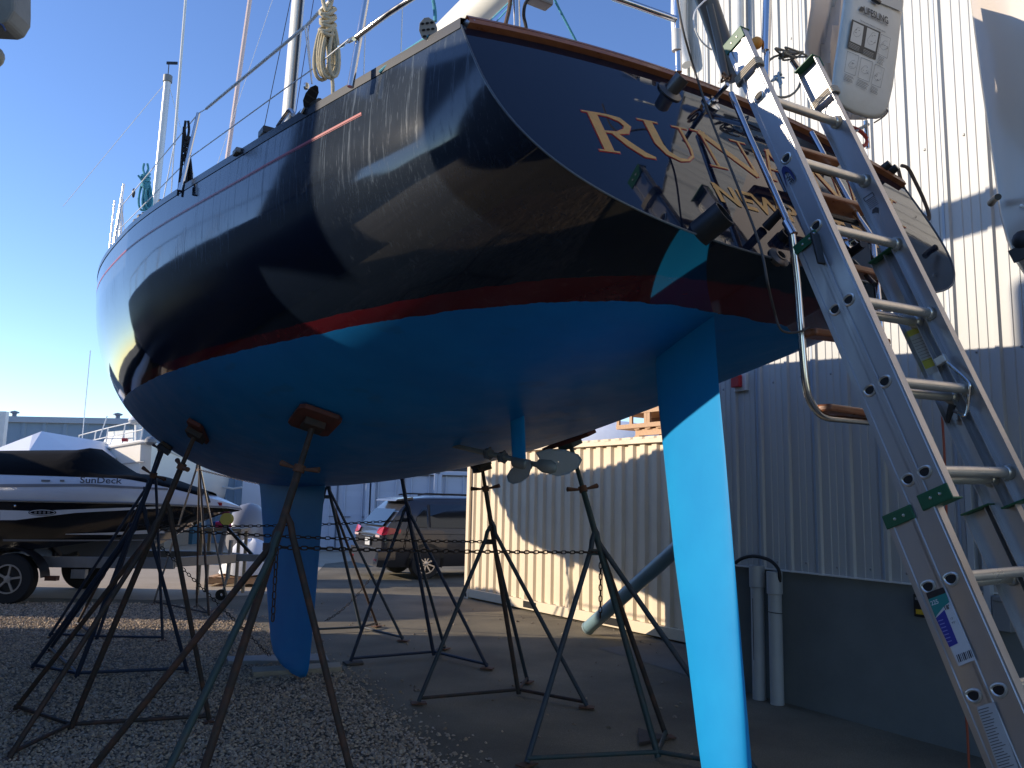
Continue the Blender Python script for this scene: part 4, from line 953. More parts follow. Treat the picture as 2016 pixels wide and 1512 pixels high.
# ------------------------------------------------------------ swim ladder (part of the boat)
sw=thing('swim_ladder',TP(1555,450,.14),None,None); sw.parent=boat; sw.location=ORG['swim_ladder']-BW(0,0,0)
def SU(px,py,o=.12): return TP(px,py,o)
hp=SU(1558,455); 
def SLw(px,py,o=0.): return PL(px,py,hp,-AX,o)
MB().tube([SU(1440,185),SU(1475,268),SU(1510,345),hp],.013,n=12).build('side_rail',chrome,sw,smooth=True)
MB().tube([SU(1548,437),SU(1562,462)],.017,n=12).build('hinge_sleeve',chrome,sw,smooth=True)
lowl=smoothpath([hp,SLw(1570,560),SLw(1580,690),SLw(1587,760),SLw(1598,795),SLw(1622,820),SLw(1660,826),SLw(1712,831),SLw(1760,838)],6)
MB().tube(lowl,.0135,n=12).build('side_rail',chrome,sw,smooth=True)
hr_=SU(1718,470)
MB().tube([SU(1598,262),SU(1640,340),SU(1690,430),hr_],.013,n=12).build('side_rail',chrome,sw,smooth=True)
MB().tube([hr_,SLw(1730,600),SLw(1738,700),SLw(1748,800),SLw(1760,838)],.0135,n=12).build('side_rail',chrome,sw,smooth=True)
def step(a,b,d,up,name='step'):
    ax=(b-a).normalized(); o=d.normalized(); m=MB(); m.box((a+b)/2,((b-a).length,.075,.028),(ax,o,ax.cross(o))); s_=m.build(name,teak,sw,bevel=.008)
for a,b,f in (((1548,298),(1645,327),SU),((1600,392),(1700,418),SU),((1570,508),(1733,545),SLw),((1590,655),(1738,676),SLw),((1618,803),(1752,822),SLw)):
    step(f(*a),f(*b),TN if f is SU else -AX,UP)
m=MB()
for a,b in (((1548,318),(1640,345)),((1600,415),(1690,440))):
    m=MB(); m.tube([SU(*a,.10),SU(*b,.10)],.011,n=8); m.build('under_step_tube',blackp,sw,smooth=True)
# struts off the transom with black ends
for a,b,nm in (((1508,448),(1548,405),'ladder_strut'),((1665,505),(1700,480),'ladder_strut')):
    MB().tube([TP(*a,.01),SU(*b,.12)],[.019,.016],n=12).build(nm,blackp,sw,smooth=True)
MB().tube([TP(1680,515,.02),SU(1722,560,.12)],.010,n=8).build('ladder_strut',blackp,sw,smooth=True)
# cord along the swim ladder
pts=[TP(1330,-20,.30),TP(1345,60,.26),TP(1368,140,.16),TP(1400,235,.13),TP(1452,365,.16),TP(1495,480,.16),TP(1512,560,.14),SLw(1524,610,.02),SLw(1535,645,.02),SLw(1552,655,.02),SLw(1578,652,.03),SLw(1592,645,.02)]
MB().tube(smoothpath(pts),.0045,n=6).build('trip_line',mat('dark_cord',(.06,.055,.05),.8),smooth=True,label='thin dark trip line running down the transom to the swim ladder',cat='line')
# ------------------------------------------------------------ rail, stanchions and lines of the sailboat
def XP(px,py,x): return PL(px,py,BW(x,0,0),AX)
def fit(a,b,r,name,mt=chrome,n=10): return MB().tube([a,b],r,n=n).build(name,mt,boat,smooth=True)
fit(XP(690,171,.62),XP(723,-14,.60),.0145,'pushpit_leg')
MB().tube(smoothpath([XP(703,73,.60),XP(755,34,.42),XP(815,-6,.2),XP(900,-60,.0)]),.0125,n=10).build('pushpit_rail',chrome,boat,smooth=True)
fit(XP(356,372,2.6),XP(391,223,2.6),.0125,'stanchion')
MB().tube([XP(355,376,2.6),XP(358,362,2.6)],.02,n=10).build('stanchion_base',chrome,boat,smooth=True)
S5b=sheer(5.0,1,.0,-.05);S5t=sheer(5.0,1,.47,-.09);S7t=sheer(7.4,1,.47,-.08)
fit(S5b,S5t,.0125,'stanchion');fit(sheer(7.4,1,0,-.05),S7t,.0125,'stanchion');fit(sheer(9.6,1,0,-.05),sheer(9.6,1,.5,-.06),.0125,'stanchion')
up26=XP(391,223,2.6)
m=MB(); m.tube([XP(700,-45,.72),XP(638,13,1.0),XP(605,49,1.2),XP(471,160,1.95),XP(406,214,2.45)],.0085,n=8); m.build('lifeline_cover',wire,boat,smooth=True)
m=MB(); m.tube([XP(406,214,2.45),up26,S5t,S7t,sheer(9.6,1,.5,-.06)],.0038,n=6); m.build('lifeline',wire,boat,smooth=True)
m=MB(); m.tube([XP(687,77,.62),XP(618,134,1.1),XP(538,191,1.5),XP(453,253,2.0),XP(378,307,2.6),S5b.lerp(S5t,.5),sheer(7.4,1,.25,-.05)],.0035,n=6); m.build('lifeline',wire,boat,smooth=True)
m=MB(); a=XP(697,76,.60);b=XP(668,92,.78); m.tube([a,a.lerp(b,.3),a.lerp(b,.35),a.lerp(b,.65),a.lerp(b,.7),b],[.010,.010,.005,.005,.009,.009],n=8); m.build('turnbuckle',chrome,boat,smooth=True)
# bow cluster of posts at the left edge
for (a,b,Yd,r) in (((222,490),(244,362),8.6,.014),((236,480),(240,392),9.0,.02),((216,488),(226,395),8.8,.010)):
    fit(AY(*a,Yd),AY(*b,Yd),r,'pulpit_post')
MB().ball(AY(263,380,9),(.02,.02,.06),8).build('fender_clip',blackp,boat,smooth=True)
# mast, boom, stays
mb=CP(566,244);mt_=CP(588,-10); mdir=(mt_-mb).normalized(); rows=[]
for q in (mb-mdir*.8,mt_+mdir*3.0): rows.append([q+AX*.115*math.cos(a)+PORT*.072*math.sin(a) for a in [2*math.pi*k/24 for k in range(24)]])
m=MB(); m.grid(rows,closev=True); m.build('mast',mat('mast_paint',(.66,.63,.57),.35),boat,smooth=True)
MB().tube([mb-AX*.125-mdir*.8,mt_-AX*.125+mdir*3],.022,n=8).build('mast_track',blackp,boat,smooth=True)
b0=CP(925,30); 
def BP(x): return BW(x,0,b0.z)
rows=[]
for x in (6.55,1.55): rows.append([BW(x,.0,b0.z+.0)+PORT*.105*math.cos(a)+UP*.15*math.sin(a) for a in [2*math.pi*k/24 for k in range(24)]])
m=MB(); m.grid(rows,closev=True); m.build('boom',mat('boom_paint',(.74,.71,.62),.4),boat,smooth=True)
thinw=mat('rigging_wire',(.55,.56,.57),.3,.8)
for a,b,Yd,r,mt,nm in (((573,-5),(515,275),8.8,.0045,ropek,'halyard'),((618,-5),(582,222),8.6,.0045,mat('navy_line',(.02,.03,.09),.8),'halyard'),((538,-5),(425,332),8.5,.003,wire,'shroud'),
    ((493,-8),(446,322),11.5,.034,mat('pinkish_spar',(.72,.55,.50),.45),'furled_headsail'),((366,-8),(343,285),13.0,.024,whitep,'forestay'),((343,285),(336,400),13.0,.012,wire,'forestay_wire'),((343,285),(318,410),13.0,.010,wire,'forestay_wire'),
    ((793,-5),(789,110),4.6,.0035,wire,'shroud'),((720,30),(716,150),4.2,.0035,wire,'shroud')):
    MB().tube([AY(*a,Yd),AY(*b,Yd)],r,n=8).build(nm,mt,boat,smooth=True)
def farmast(top,bot,Yd,r,label):
    th=thing('sailboat_mast',AY(*bot,Yd),label,'mast','masts of boats beyond the hull')
    a=AY(*bot,Yd);b=AY(*top,Yd); MB().tube([a,b],r,n=12).build('spar',mat('mast_alloy',(.66,.65,.63),.35,.3),th,smooth=True)
    MB().tube([b-UP*.05,b+UP*.12],r*1.35,n=10).build('masthead',grey,th,smooth=True)
    MB().tube([b,b+UP*.45],.012,n=6).build('vane_stem',blackp,th); MB().box(b+UP*.47+Vector((.08,0,0)),(.28,.03,.07)).build('wind_vane',blackp,th)
    for dx in (-2.3,1.2): MB().tube([b,a+Vector((dx,0,0))],.008,n=5).build('stay',wire,th)
farmast((330,158),(305,410),20,.085,'grey mast with a small black wind vane, seen beyond the port rail')
# teal winch line along the quarter, halyard tails
MB().tube(smoothpath([XP(748,142,.52),XP(790,108,.40),XP(838,76,.22),XP(843,72,.2)]),.0075,n=8).build('turquoise_sheet',ropet,smooth=True,label='turquoise sheet running along the port quarter to the silver block',cat='rope')
MB().tube(smoothpath([XP(851,-10,.2),XP(856,20,.2),XP(857,42,.2)]),.007,n=8).build('turquoise_tail',ropet,smooth=True,label='turquoise rope coming down into the silver block',cat='rope')
# silver block with holes at the quarter
c=XP(843,58,.20); bk=thing('snatch_block',c,'silver perforated snatch block standing on the port quarter','block','blocks on the port rail')
def blockgear(th,c,w_,h_,tilt,mc,scale=1.):
    n=(CAM-c).normalized(); x=n.cross(UP).normalized()*-1; y=n.cross(x)*-1; y=x.cross(n)*-1 if x.cross(n).z<0 else x.cross(n)
    x2=x*math.cos(tilt)+y*math.sin(tilt); y2=y*math.cos(tilt)-x*math.sin(tilt)
    for sg in (-1,1):
        m=MB(); poly=[(x2*(w_*.5*math.cos(a)*(1 if abs(math.sin(a))<.7 else .8))+y2*(h_*.5*math.sin(a))) for a in [2*math.pi*k/10 for k in range(10)]]
        m.prism([c+q+n*(sg*.014-.002) for q in poly],n*.004); p=m.build('cheek_plate',mc,th,bevel=.001)
        if sg==1:
            for i in range(3):
                for j in range(3):
                    q=c+x2*(i-1)*w_*.25+y2*(j-1)*h_*.25+n*.0185; MB().add([q+x2*math.cos(a)*.0075+y2*math.sin(a)*.0045 for a in [2*math.pi*k/10 for k in range(10)]],[tuple(range(10))]).build('lightening_hole',hole,p)
    MB().lathe(c-n*.012,n,[(w_*.36,0),(w_*.30,.012),(w_*.36,.024),(0,.024)],n=16).build('sheave',blackp,th,smooth=True)
    MB().tube([c-y2*h_*.5,c-y2*h_*.75],.010,n=8).build('swivel',chrome,th,smooth=True)
blockgear(bk,c,.072,.090,.2,mat('satin_grey',(.42,.42,.41),.35,.2))
pts=[c+Vector((.045,0,-.03))+Vector((math.cos(a)*.018,0,math.sin(a)*.022)) for a in [2*math.pi*k/14 for k in range(14)]]
MB().tube(pts,.004,n=6,closed=True).build('shackle',chrome,bk,smooth=True)
c=XP(612,190,1.12); bk=thing('snatch_block',c,'black and silver snatch block leaning on the rail below the beige rope coil','block','blocks on the port rail')
blockgear(bk,c,.055,.12,-.45,mat('black_alloy',(.03,.03,.035),.2,.6))
MB().ball(XP(603,170,1.15),(.016,.016,.02),8).build('sheave_cap',chrome,bk,smooth=True)
for a in ((605,49),(600,50)): MB().tube([XP(*a,1.2),XP(614,165,1.12)],.004,n=6).build('hanger_line',wire,bk,smooth=True)
MB().tube([XP(574,245,1.35),XP(600,218,1.2),XP(630,200,1.05)],.018,n=8).build('genoa_track',blackp,boat,smooth=True)
MB().tube(smoothpath([XP(547,250,1.55),XP(566,222,1.45),XP(572,218,1.42),XP(578,226,1.4)]),.012,n=8).build('fairlead',chrome,boat,smooth=True)
MB().box(XP(524,262,1.7),(.10,.06,.04),(AX,PORT,UP)).build('track_car',blackp,boat,bevel=.006)
MB().box(XP(470,300,1.9),(.08,.05,.03),(AX,PORT,UP)).build('track_car',grey,boat,bevel=.006)
# coiled ropes hanging from the lifeline
def ropecoil(name,top,W_,H_,r,loops,mt,label,x,knot=True,tail=None):
    """px coords: top (px,py) ; H_ in px ; drawn in plane x of the boat"""
    th=thing(name,XP(top[0],top[1]+H_,x),label,'rope'); rg=random.Random(len(name)+int(H_))
    for k in range(loops):
        cx=top[0]+rg.uniform(-.12,.12)*W_+(k-loops/2)*W_*.10; w_=W_*rg.uniform(.34,.62); y0=top[1]+H_*.42; y1=top[1]+H_*rg.uniform(.9,1.0); pts=[]
        for j in range(22):
            a=2*math.pi*j/22; px=cx+math.sin(a)*w_*.5*(1.15-.5*math.cos(a)); py=(y0+y1)/2-(y1-y0)/2*math.cos(a); pts.append(XP(px,py,x-.012*(k-loops/2)))
        MB().tube(pts,r,n=8,closed=True).build('loop',mt,th,smooth=True)
    if knot:
        for k in range(6):
            yy_=top[1]+H_*(.24+.045*k); pts=[]
            for j in range(16):
                a=2*math.pi*j/16; pts.append(XP(top[0]+math.cos(a)*W_*.30*(1+.15*rg.uniform(-1,1)),yy_+math.sin(a)*H_*.03+rg.uniform(-1,1)*.6*H_/100+math.cos(a)*H_*.02*(1 if k%2 else -1),x-.03*math.sin(a)))
            MB().tube(pts,r*1.05,n=8,closed=True).build('wrap',mt,th,smooth=True)
    pts=[XP(top[0]-W_*.12,top[1],x),XP(top[0]-W_*.2,top[1]+H_*.12,x),XP(top[0]-.02*W_,top[1]+H_*.24,x-.02),XP(top[0]+W_*.18,top[1]+H_*.12,x),XP(top[0]+W_*.12,top[1],x)]
    MB().tube(smoothpath(pts),r*1.1,n=8).build('hitch',mt,th,smooth=True)
    if tail: MB().tube(smoothpath([XP(*q,x-.01) for q in tail]),r,n=8).build('tail',mt,th,smooth=True)
    return th
ropecoil('rope_coil',(645,-22),46,182,.0085,6,ropeb,'beige double braid rope coil hanging from the port lifeline',.95,tail=[(651,140),(655,165),(655,196)])
ropecoil('rope_coil',(368,238),22,160,.0075,5,ropek,'black flecked rope coil tied to the port stanchion',2.75,tail=[(350,385),(356,330),(362,250)])
ropecoil('rope_coil',(287,322),26,95,.0085,6,ropet,'turquoise rope coil hanging near the bow rail',4.6,tail=[(290,400),(284,365),(272,345)])
m=MB()
for k in range(7): m=MB(); m.ball(AY(268+k*8,438-k*6+3*math.sin(k*5),6.6+.1*k),(.03,.03,.035),8); m.build('rail_fitting',blackp,boat,smooth=True)
# stern gear, centre
def SX(px,py,x=.02): return XP(px,py,x)
fit(SX(1018,70),SX(1016,-12),.015,'backstay_post')
MB().tube(smoothpath([SX(1006,-8),SX(1002,20),SX(996,45),SX(993,62)]),.008,n=8).build('dark_rope_end',ropebr,smooth=True,label='short frayed dark rope hanging beside the post on the transom rail',cat='rope')
MB().tube(smoothpath([SX(1045,-8),SX(1034,8),SX(1031,30),SX(1035,50),SX(1038,72)]),.007,n=8).build('black_cable',rubber,smooth=True,label='black cable curving down onto the teak transom rail',cat='cable')
MB().tube(smoothpath([SX(1088,-8),SX(1110,35),SX(1139,90)]),.005,n=8).build('turquoise_line',ropet,smooth=True,label='turquoise line slanting down to the middle of the teak transom rail',cat='rope')
MB().box(SX(1062,-2),(.10,.06,.05),(STB,AX,UP)).build('stern_camera_box',grey,boat,bevel=.008)
for a,b in (((1012,-5),(950,55)),((1022,-8),(962,60))): MB().tube([SX(*a,.1),SX(*b,.9)],.0035,n=6).build('boom_line',ropet,boat,smooth=True)
m=MB(); rows=[]
for k in range(9): rows.append([BW(.9-.0*k,.55-1.5*(k/8),3.62+.0)+UP*(.13*math.sin(math.pi*k/8))+AX*q for q in (0,.5,1.0)])
m.grid(rows); m.build('hatch_dome',mat('cream_gelcoat',(.62,.62,.55),.4),boat,smooth=True)
# starboard pushpit and davit
fit(SX(1336,142,.0),SX(1332,-12,.0),.016,'pushpit_leg')
MB().tube([SX(1332,100,.0),SX(1331,60,.0)],.021,n=10).build('post_sleeve',whitep,boat,smooth=True)
MB().tube([SX(1205,-6,.05),SX(1330,38,.0)],.015,n=10).build('pushpit_rail',chrome,boat,smooth=True)
fit(SX(1507,195,-.05),SX(1514,-12,-.05),.015,'pushpit_leg')
fit(SX(1510,0,-.05),SX(1507,100,-.05),.019,'pushpit_sleeve')
fit(SX(1620,205,-.08),SX(1560,118,-.08),.016,'pushpit_rail')
MB().tube([SX(1376,-40,.16),SX(1398,20,.16),SX(1433,122,.14),SX(1444,155,.12)],[.052,.052,.050,.042],n=20).build('grey_davit_tube',mat('grey_tube',(.075,.066,.058),.35),boat,smooth=True)
MB().tube([SX(1397,10,.12),SX(1415,85,.12),SX(1428,150,.10)],.018,n=10).build('davit_brace',MATS['grey_tube'],boat,smooth=True)
MB().tube(smoothpath([SX(1398,-8,-.1),SX(1370,20,-.1),SX(1367,50,-.1),SX(1380,80,-.1),SX(1401,98,-.1)]),.004,n=6).build('davit_wire',wire,boat,smooth=True)
MB().ball(SX(1489,85,-.03),.030,14).build('orange_float',mat('orange_float',(.65,.25,.03),.6),smooth=True,label='small orange float tied to the stern rail post',cat='float')
def tangle(name,c,rx,ry,n,r,mt,label,x,seed=3):
    rg=random.Random(seed); pts=[]
    for k in range(n):
        pts.append(XP(c[0]+rg.gauss(0,rx),c[1]+rg.gauss(0,ry),x+rg.uniform(-.05,.05)))
    MB().tube(smoothpath(pts,5),r,n=6).build(name,mt,smooth=True,label=label,cat='rope')
tangle('rope_tangle',(1548,105),16,6,22,.005,mat('grey_cord',(.22,.20,.16),.9),'grey green cord tangled on the starboard stern rail',-.05,5)
pts=[SX(1540+38*math.cos(a),150+42*math.sin(a),-.04) for a in [2*math.pi*k/22 for k in range(22)]]
MB().tube(pts,.006,n=6,closed=True).build('wire_hoop',mat('grey_cord',(.2,.2,.2),.8),smooth=True,label='grey hoop of cord hanging inside the starboard stern rail',cat='line')
tangle('knotted_rope',(1533,148),8,10,9,.005,mat('pale_blue_cord',(.30,.42,.52),.8),'pale blue cord knotted on the stern rail',-.04,8)
tangle('left_lashing',(1428,150),5,8,10,.005,ropebr,'brown cord tied where the davit tube meets the teak rail',-.08,2)
MB().tube(smoothpath([SX(1768,332),SX(1780,372),SX(1800,402),SX(1826,432),SX(1828,420),SX(1818,392),SX(1803,360),SX(1788,332),SX(1775,326)]),.010,n=8).build('brown_rope_loop',ropebr,smooth=True,label='brown rope loop draped over the starboard corner of the transom',cat='rope')
MB().tube(smoothpath([SX(1660,246,.1),SX(1690,256,.1),SX(1706,272,.1),SX(1705,284,.1),SX(1698,288,.1)]),.011,n=8).build('red_hose',mat('red_hose',(.45,.05,.03),.4),smooth=True,label='red hose looped below the white rescue bag',cat='hose')
fit(SX(1709,292,.1),SX(1704,238,.1),.012,'pushpit_leg'); fit(SX(1709,245,.1),SX(1660,270,.1),.010,'pushpit_rail')
# ------------------------------------------------------------ rescue sling bag
LS0=AY(1693,222,3.95); LSn=(-AX).normalized()
def LS(x,y,off=0.): return PL(1600+x/5.04,y/5.04,LS0,LSn,off)
bagm=mat('white_bag_canvas',(.60,.59,.54),.7,col2=(.50,.49,.44),scale=5,bump=.006,bscale=9,spec=.3); ink=mat('bag_ink',(.05,.05,.045),.7)
bag=thing('rescue_bag',LS0,'white canvas rescue sling bag with printed instructions hanging off the starboard stern rail','bag')
outl=[(330,-260),(318,-60),(290,150),(255,400),(215,650),(195,850),(205,960),(250,1030),(330,1090),(420,1130),(540,1165),(630,1168),(690,1150),(730,1110),(752,1020),(790,850),(830,560),(870,200),(893,60),(905,-160)]
n_=len(outl); ctr=(560,450); rows=[]
for sc_f,o in ((1.0,-.16),(1.02,-.06),(1.0,-.015),(.94,.0),(.6,.012),(.25,.016)):
    rows.append([LS(ctr[0]+(x-ctr[0])*sc_f,ctr[1]+(y-ctr[1])*sc_f,o) for x,y in outl])
m=MB(); m.grid(rows,closev=True); m.f.append(tuple(range(5*n_,6*n_))); m.mi.append(0); m.f.append(tuple(range(n_))); m.mi.append(0); m.build('bag_body',bagm,bag,smooth=True,auto=180)
m=MB(); m.add([LS(640,-40,.022),LS(890,-40,.024),LS(895,50,.012),LS(885,115,.014),LS(780,70,.022),LS(645,15,.024)],[tuple(range(6))]); m.build('flap',mat('bag_flap',(.52,.51,.47),.7),bag)
MB().tube([LS(600,-10,.03),LS(640,12,.03),LS(660,25,.028)],.012,n=8).build('toggle',blackp,bag,smooth=True)
MB().tube(smoothpath([LS(735,1080,-.02),LS(742,1110,.0),LS(700,1160,.0),LS(610,1218,-.02)]),.004,n=6).build('drain_cord',ropebr,bag,smooth=True)
ex=(LS(755,245)-LS(510,110)).normalized(); 
def dd(x,y,o=.020): return LS(x,y,o)
def bagtext(s,p,q,size,name,bold=.0):
    O=dd(*p); ex=(dd(*q)-O).normalized(); ey=LSn.cross(ex).normalized(); m=text_mesh(s,size,O,ex,ey,0,bold=bold); 
    w_=max((v-O).dot(ex) for v in m.v); k=(dd(*q)-O).length/w_; m.v=[O+ex*((v-O).dot(ex)*k)+ey*((v-O).dot(ey)) for v in m.v]; m.build(name,ink,bag)
bagtext('LIFESLING',(508,128),(752,240),.056,'bag_title',.0012)
m=MB(); m.add([dd(458,98),dd(480,62),dd(505,72),dd(512,100),dd(500,115)],[tuple(range(5))]); m.build('bag_logo',ink,bag)
bagtext('Overboard Rescue System for Shorthanded Crews',(456,128),(745,262),.016,'bag_subtitle')
bagtext('See instruction manual for complete details',(474,208),(722,326),.014,'bag_note')
def line(m,a,b,w_=.0009,o=.0205):
    a=dd(*a,o);b=dd(*b,o);e=(b-a).normalized().cross(LSn).normalized()*w_; m.add([a-e,b-e,b+e,a+e],[(0,1,2,3)])
def quadline(m,P): 
    for a,b in zip(P,P[1:]+P[:1]): line(m,a,b)
# dark framed panel with two white pictures
m=MB(); m.add([dd(390,190,.0196),dd(675,318,.0196),dd(625,592,.0196),dd(345,465,.0196)],[(0,1,2,3)]); m.build('panel_dark',ink,bag)
wb=mat('bag_print_white',(.56,.55,.50),.7)
for P in (((405,212),(508,262),(480,455),(372,405)),((542,272),(655,325),(622,512),(513,465))):
    MB().add([dd(x,y,.0202) for x,y in P],[(0,1,2,3)]).build('panel_picture',wb,bag)
m=MB(); rg=random.Random(4)
for cx,cy,sx,sy in ((445,320,38,55),(590,385,42,75),(712,450,38,55),(395,640,40,50),(520,690,40,45),(648,760,38,45)):
    pts=[(cx+sx*math.cos(a)*(.8+.2*math.sin(3*a))-sy*.3*math.sin(a),cy+sy*math.sin(a)*.8+sx*.3*math.cos(a)) for a in [2*math.pi*k/12*(.8) for k in range(13)]]
    for a,b in zip(pts,pts[1:]): line(m,a,b,.0006,.0208)
    for k in range(4): x0=cx+rg.uniform(-.8,.6)*sx; y0=cy+rg.uniform(-.6,.8)*sy; line(m,(x0,y0),(x0+rg.uniform(6,22),y0+rg.uniform(-6,12)),.0012,.0208)
m.build('sketch_lines',ink,bag)
m=MB()
for P in ([(680,340),(772,382),(738,580),(645,530)],[(345,508),(460,555),(420,752),(315,710)],[(482,570),(598,615),(560,815),(448,770)],[(622,635),(712,682),(672,870),(580,832)]):
    quadline(m,P)
m.build('picture_frames',ink,bag)
m=MB()
for (x,y,dx,dy,n) in ((362,415,115,52,5),(500,478,110,50,5),(655,552,62,32,6),(316,730,95,42,5),(445,785,115,50,5),(580,850,75,38,5)):
    for k in range(n): line(m,(x-k*3.2,y+k*13),(x-k*3.2+dx*(.85+.15*rg.random()),y+k*13+dy),.0011 if x not in(362,500) else .0008,.0208)
m.build('caption_lines',ink,bag)
m=MB(); 
for (x,y,dx,dy,n) in ((362,415,110,50,4),(505,482,105,48,4)):
    for k in range(n): line(m,(x-k*3.2,y+5+k*13),(x-k*3.2+dx*.95,y+5+k*13+dy),.0008,.0212)
m.build('caption_lines',wb,bag)
# ------------------------------------------------------------ canvas cover on the stern rail behind the bag
def CVp(px,py,o=0.): return PL(px,py,BW(.35,0,0),-AX,o)
rows=[]
for j in range(9):
    y=-60+j*37; l=1590+6*math.sin(j*1.1)+(8 if j>6 else 0); r_=1745-j*5; row=[]
    for i in range(15):
        u=i/14; row.append(CVp(l+(r_-l)*u,y,.035*math.sin(u*13+j*.5)+.02*math.sin(u*29+j)))
    rows.append(row)
m=MB(); m.grid(rows); cv=m.build('canvas_cover',mat('beige_canvas',(.62,.52,.44),.8,bump=.004,bscale=8),smooth=True,label='beige canvas cover hanging on the stern rail behind the white rescue bag',cat='cover')
so_=cv.modifiers.new('solid','SOLIDIFY'); so_.thickness=.006
# ------------------------------------------------------------ grey sailboat at the right edge
RB0=Vector((2.6,4.6,0))
def RP(px,py,o=0.): return PL(px,py,RB0,WN,o)
edge=[(1898,-160),(1905,0),(1912,60),(1925,160),(1938,250),(1950,330),(1962,420),(1975,470),(1992,512),(2016,548),(2060,585),(2160,630),(2400,690)]
rb=thing('grey_sailboat',RP(2100,500),'pale beige grey hull of another sailboat cut off by the right edge','sailboat')
gm=mat('beige_grey_gelcoat',(.52,.46,.40),.22,col2=(.46,.41,.36),scale=1.4,rvar=.05)
rows=[]
for k,(px,py) in enumerate(edge):
    P=RP(px,py); row=[]
    for s,o in ((.35,-1.30),(.10,-1.2),(.03,-.9),(.0,-.45),(-.01,-.15),(0,-.03),(.03,.0),(.25,.03),(.8,.06),(1.6,.09),(3.0,.12),(5.0,.1),(7.5,.0)):
        row.append(P+WD*s+WN*o)
    rows.append(row)
# close the bottom
L_=rows[-1]; rows.append([q-WN*.35-UP*.06 if i>4 else q+UP*.02 for i,q in enumerate(L_)])
m=MB(); m.grid(rows); m.build('hull',gm,rb,smooth=True,auto=180)
c=RP(1958,398,.03); MB().tube([c-WD*.02,c+WD*.03+WN*.05-UP*.0,c+WD*.07+WN*.09-UP*.01],[.020,.018,.018],n=14).build('pipe_stub',dk,rb,smooth=True)
MB().ball(RP(2011,406,.04),.012,10).build('white_button',whitep,rb,smooth=True)
m=MB(); m.prism([RP(1986,495,.05),RP(2020,478,.05),RP(2030,505,.05),RP(1998,518,.05)],WN*.01); m.build('dark_vent_plate',mat('dark_plate',(.04,.04,.04),.5),rb)
MB().lathe(RP(2012,472,.05),WN,[(.05,0),(.05,.01),(.03,.02),(0,.02)],n=12).build('vent_grille',blackp,rb,smooth=True)
# ------------------------------------------------------------ light blue spar on the ground
a=G(1158,1236,.085); b=AY(1352,1062,9.6); d=(b-a).normalized()
sp=thing('mast_spar',Vector((a.x,a.y,0)),'pale blue grey spar propped with one end on the asphalt beside the tan container','spar')
spm=mat('blue_grey_spar',(.17,.27,.31),.35)
MB().tube([a,b+d*.4],.088,n=24).build('tube',spm,sp,smooth=True,auto=60)
MB().tube([a-d*.012,a+d*.02],.093,n=24).build('end_cap',mat('pale_cap',(.20,.27,.29),.5),sp,smooth=True,auto=60)
e=b+d*.35; MB().box((e.x,e.y,(e.z-.09)/2),(.1,.1,e.z-.09)).build('prop_post',timber,sp)
# ------------------------------------------------------------ gear hanging into the top left corner
q=AY(2,10,5.4); gb_=mat('grey_canvas',(.20,.20,.18),.7,col2=(.12,.12,.11),scale=9)
pol=[AY(x,y,5.4) for x,y in ((-60,-60),(28,-60),(28,0),(27,20),(14,42),(0,47),(-60,44))]
gbag=MB().prism(pol,(0,.22,0)).build('grey_bag',gb_,label='grey canvas bag poking into the top left corner',cat='bag',bevel=.02)
MB().tube(smoothpath([AY(-6,46,5.4),AY(4,49,5.4),AY(8,55,5.4),AY(11,61,5.4)]),.007,n=8).build('bag_cord',mat('navy_cord',(.05,.07,.16),.8),smooth=True,label='short blue cord dangling under the grey corner bag',cat='cord')
MB().ball(AY(-12,112,5.4),(.07,.06,.075),16).build('fender_ball',mat('dull_yellow_fender',(.22,.20,.15),.5),smooth=True,label='round dull fender just entering the left edge near the top',cat='fender')
MB().tube([AY(-13,90,5.4),AY(-14,-60,5.4)],.008,n=6).build('fender_line',ropebr,smooth=True,label='line holding the round fender at the top left',cat='line')
# ------------------------------------------------------------ minivan
ph=R(28); vh=Vector((math.cos(ph),math.sin(ph),0)); vl=Vector((-math.sin(ph),math.cos(ph),0)); VO=G(833,1140)-vh*1.0+vl*.83; VO.z=0
van=thing('minivan',VO,'dark grey minivan parked facing right, half hidden by the tan container','minivan')
def VP(x,y,z): return VO+vh*x+vl*y+UP*z
vpaint=mat('dark_grey_car_paint',(.045,.045,.052),.3,.3,coat=.8); vglass=mat('tinted_glass',(.008,.01,.014),.04,coat=.0,spec=.9); vblk=mat('car_black_trim',(.015,.015,.016),.5)
def yz(z): # half width at height
    pts=[(.26,.86),(.45,.955),(.75,.985),(1.0,.965),(1.10,.93),(1.35,.86),(1.62,.76),(1.72,.66),(1.78,.40)]
    for (a,b),(c,d) in zip(pts,pts[1:]):
        if z<=c: return b+(d-b)*max(0,(z-a))/(c-a)
    return .3
xs=[(0.0,.93,.90),(.03,1.02,.93),(.10,1.10,.95),(.28,1.32,.96),(.46,1.52,.97),(.62,1.66,.985),(.80,1.73,1.),(1.2,1.765,1.),(2.2,1.775,1.),(3.0,1.74,1.),(3.45,1.60,1.),(3.85,1.34,1.),(4.15,1.12,.99),(4.7,.98,.96),(5.0,.86,.88),(5.10,.60,.80)]
m=MB(); rows=[]
for x,zt_,wf in xs:
    zs=[.26,.45,.75,1.0,1.10,1.35,1.62,1.72]; row=[]
    for z in zs:
        z2=min(z,zt_-.02 if z<zt_ else zt_-.01); row.append((yz(z2)*wf,z2))
    row.append((min(row[-1][0]*.85,.55),zt_)); row.append((0,zt_+.008))
    rows.append([VP(x,-y,z) for y,z in row]+[VP(x,y,z) for y,z in reversed(row[:-1])])
m.grid(rows); n_=len(rows[0]); m.f.append(tuple(range(n_))); m.mi.append(0); m.build('body',vpaint,van,smooth=True,auto=35)
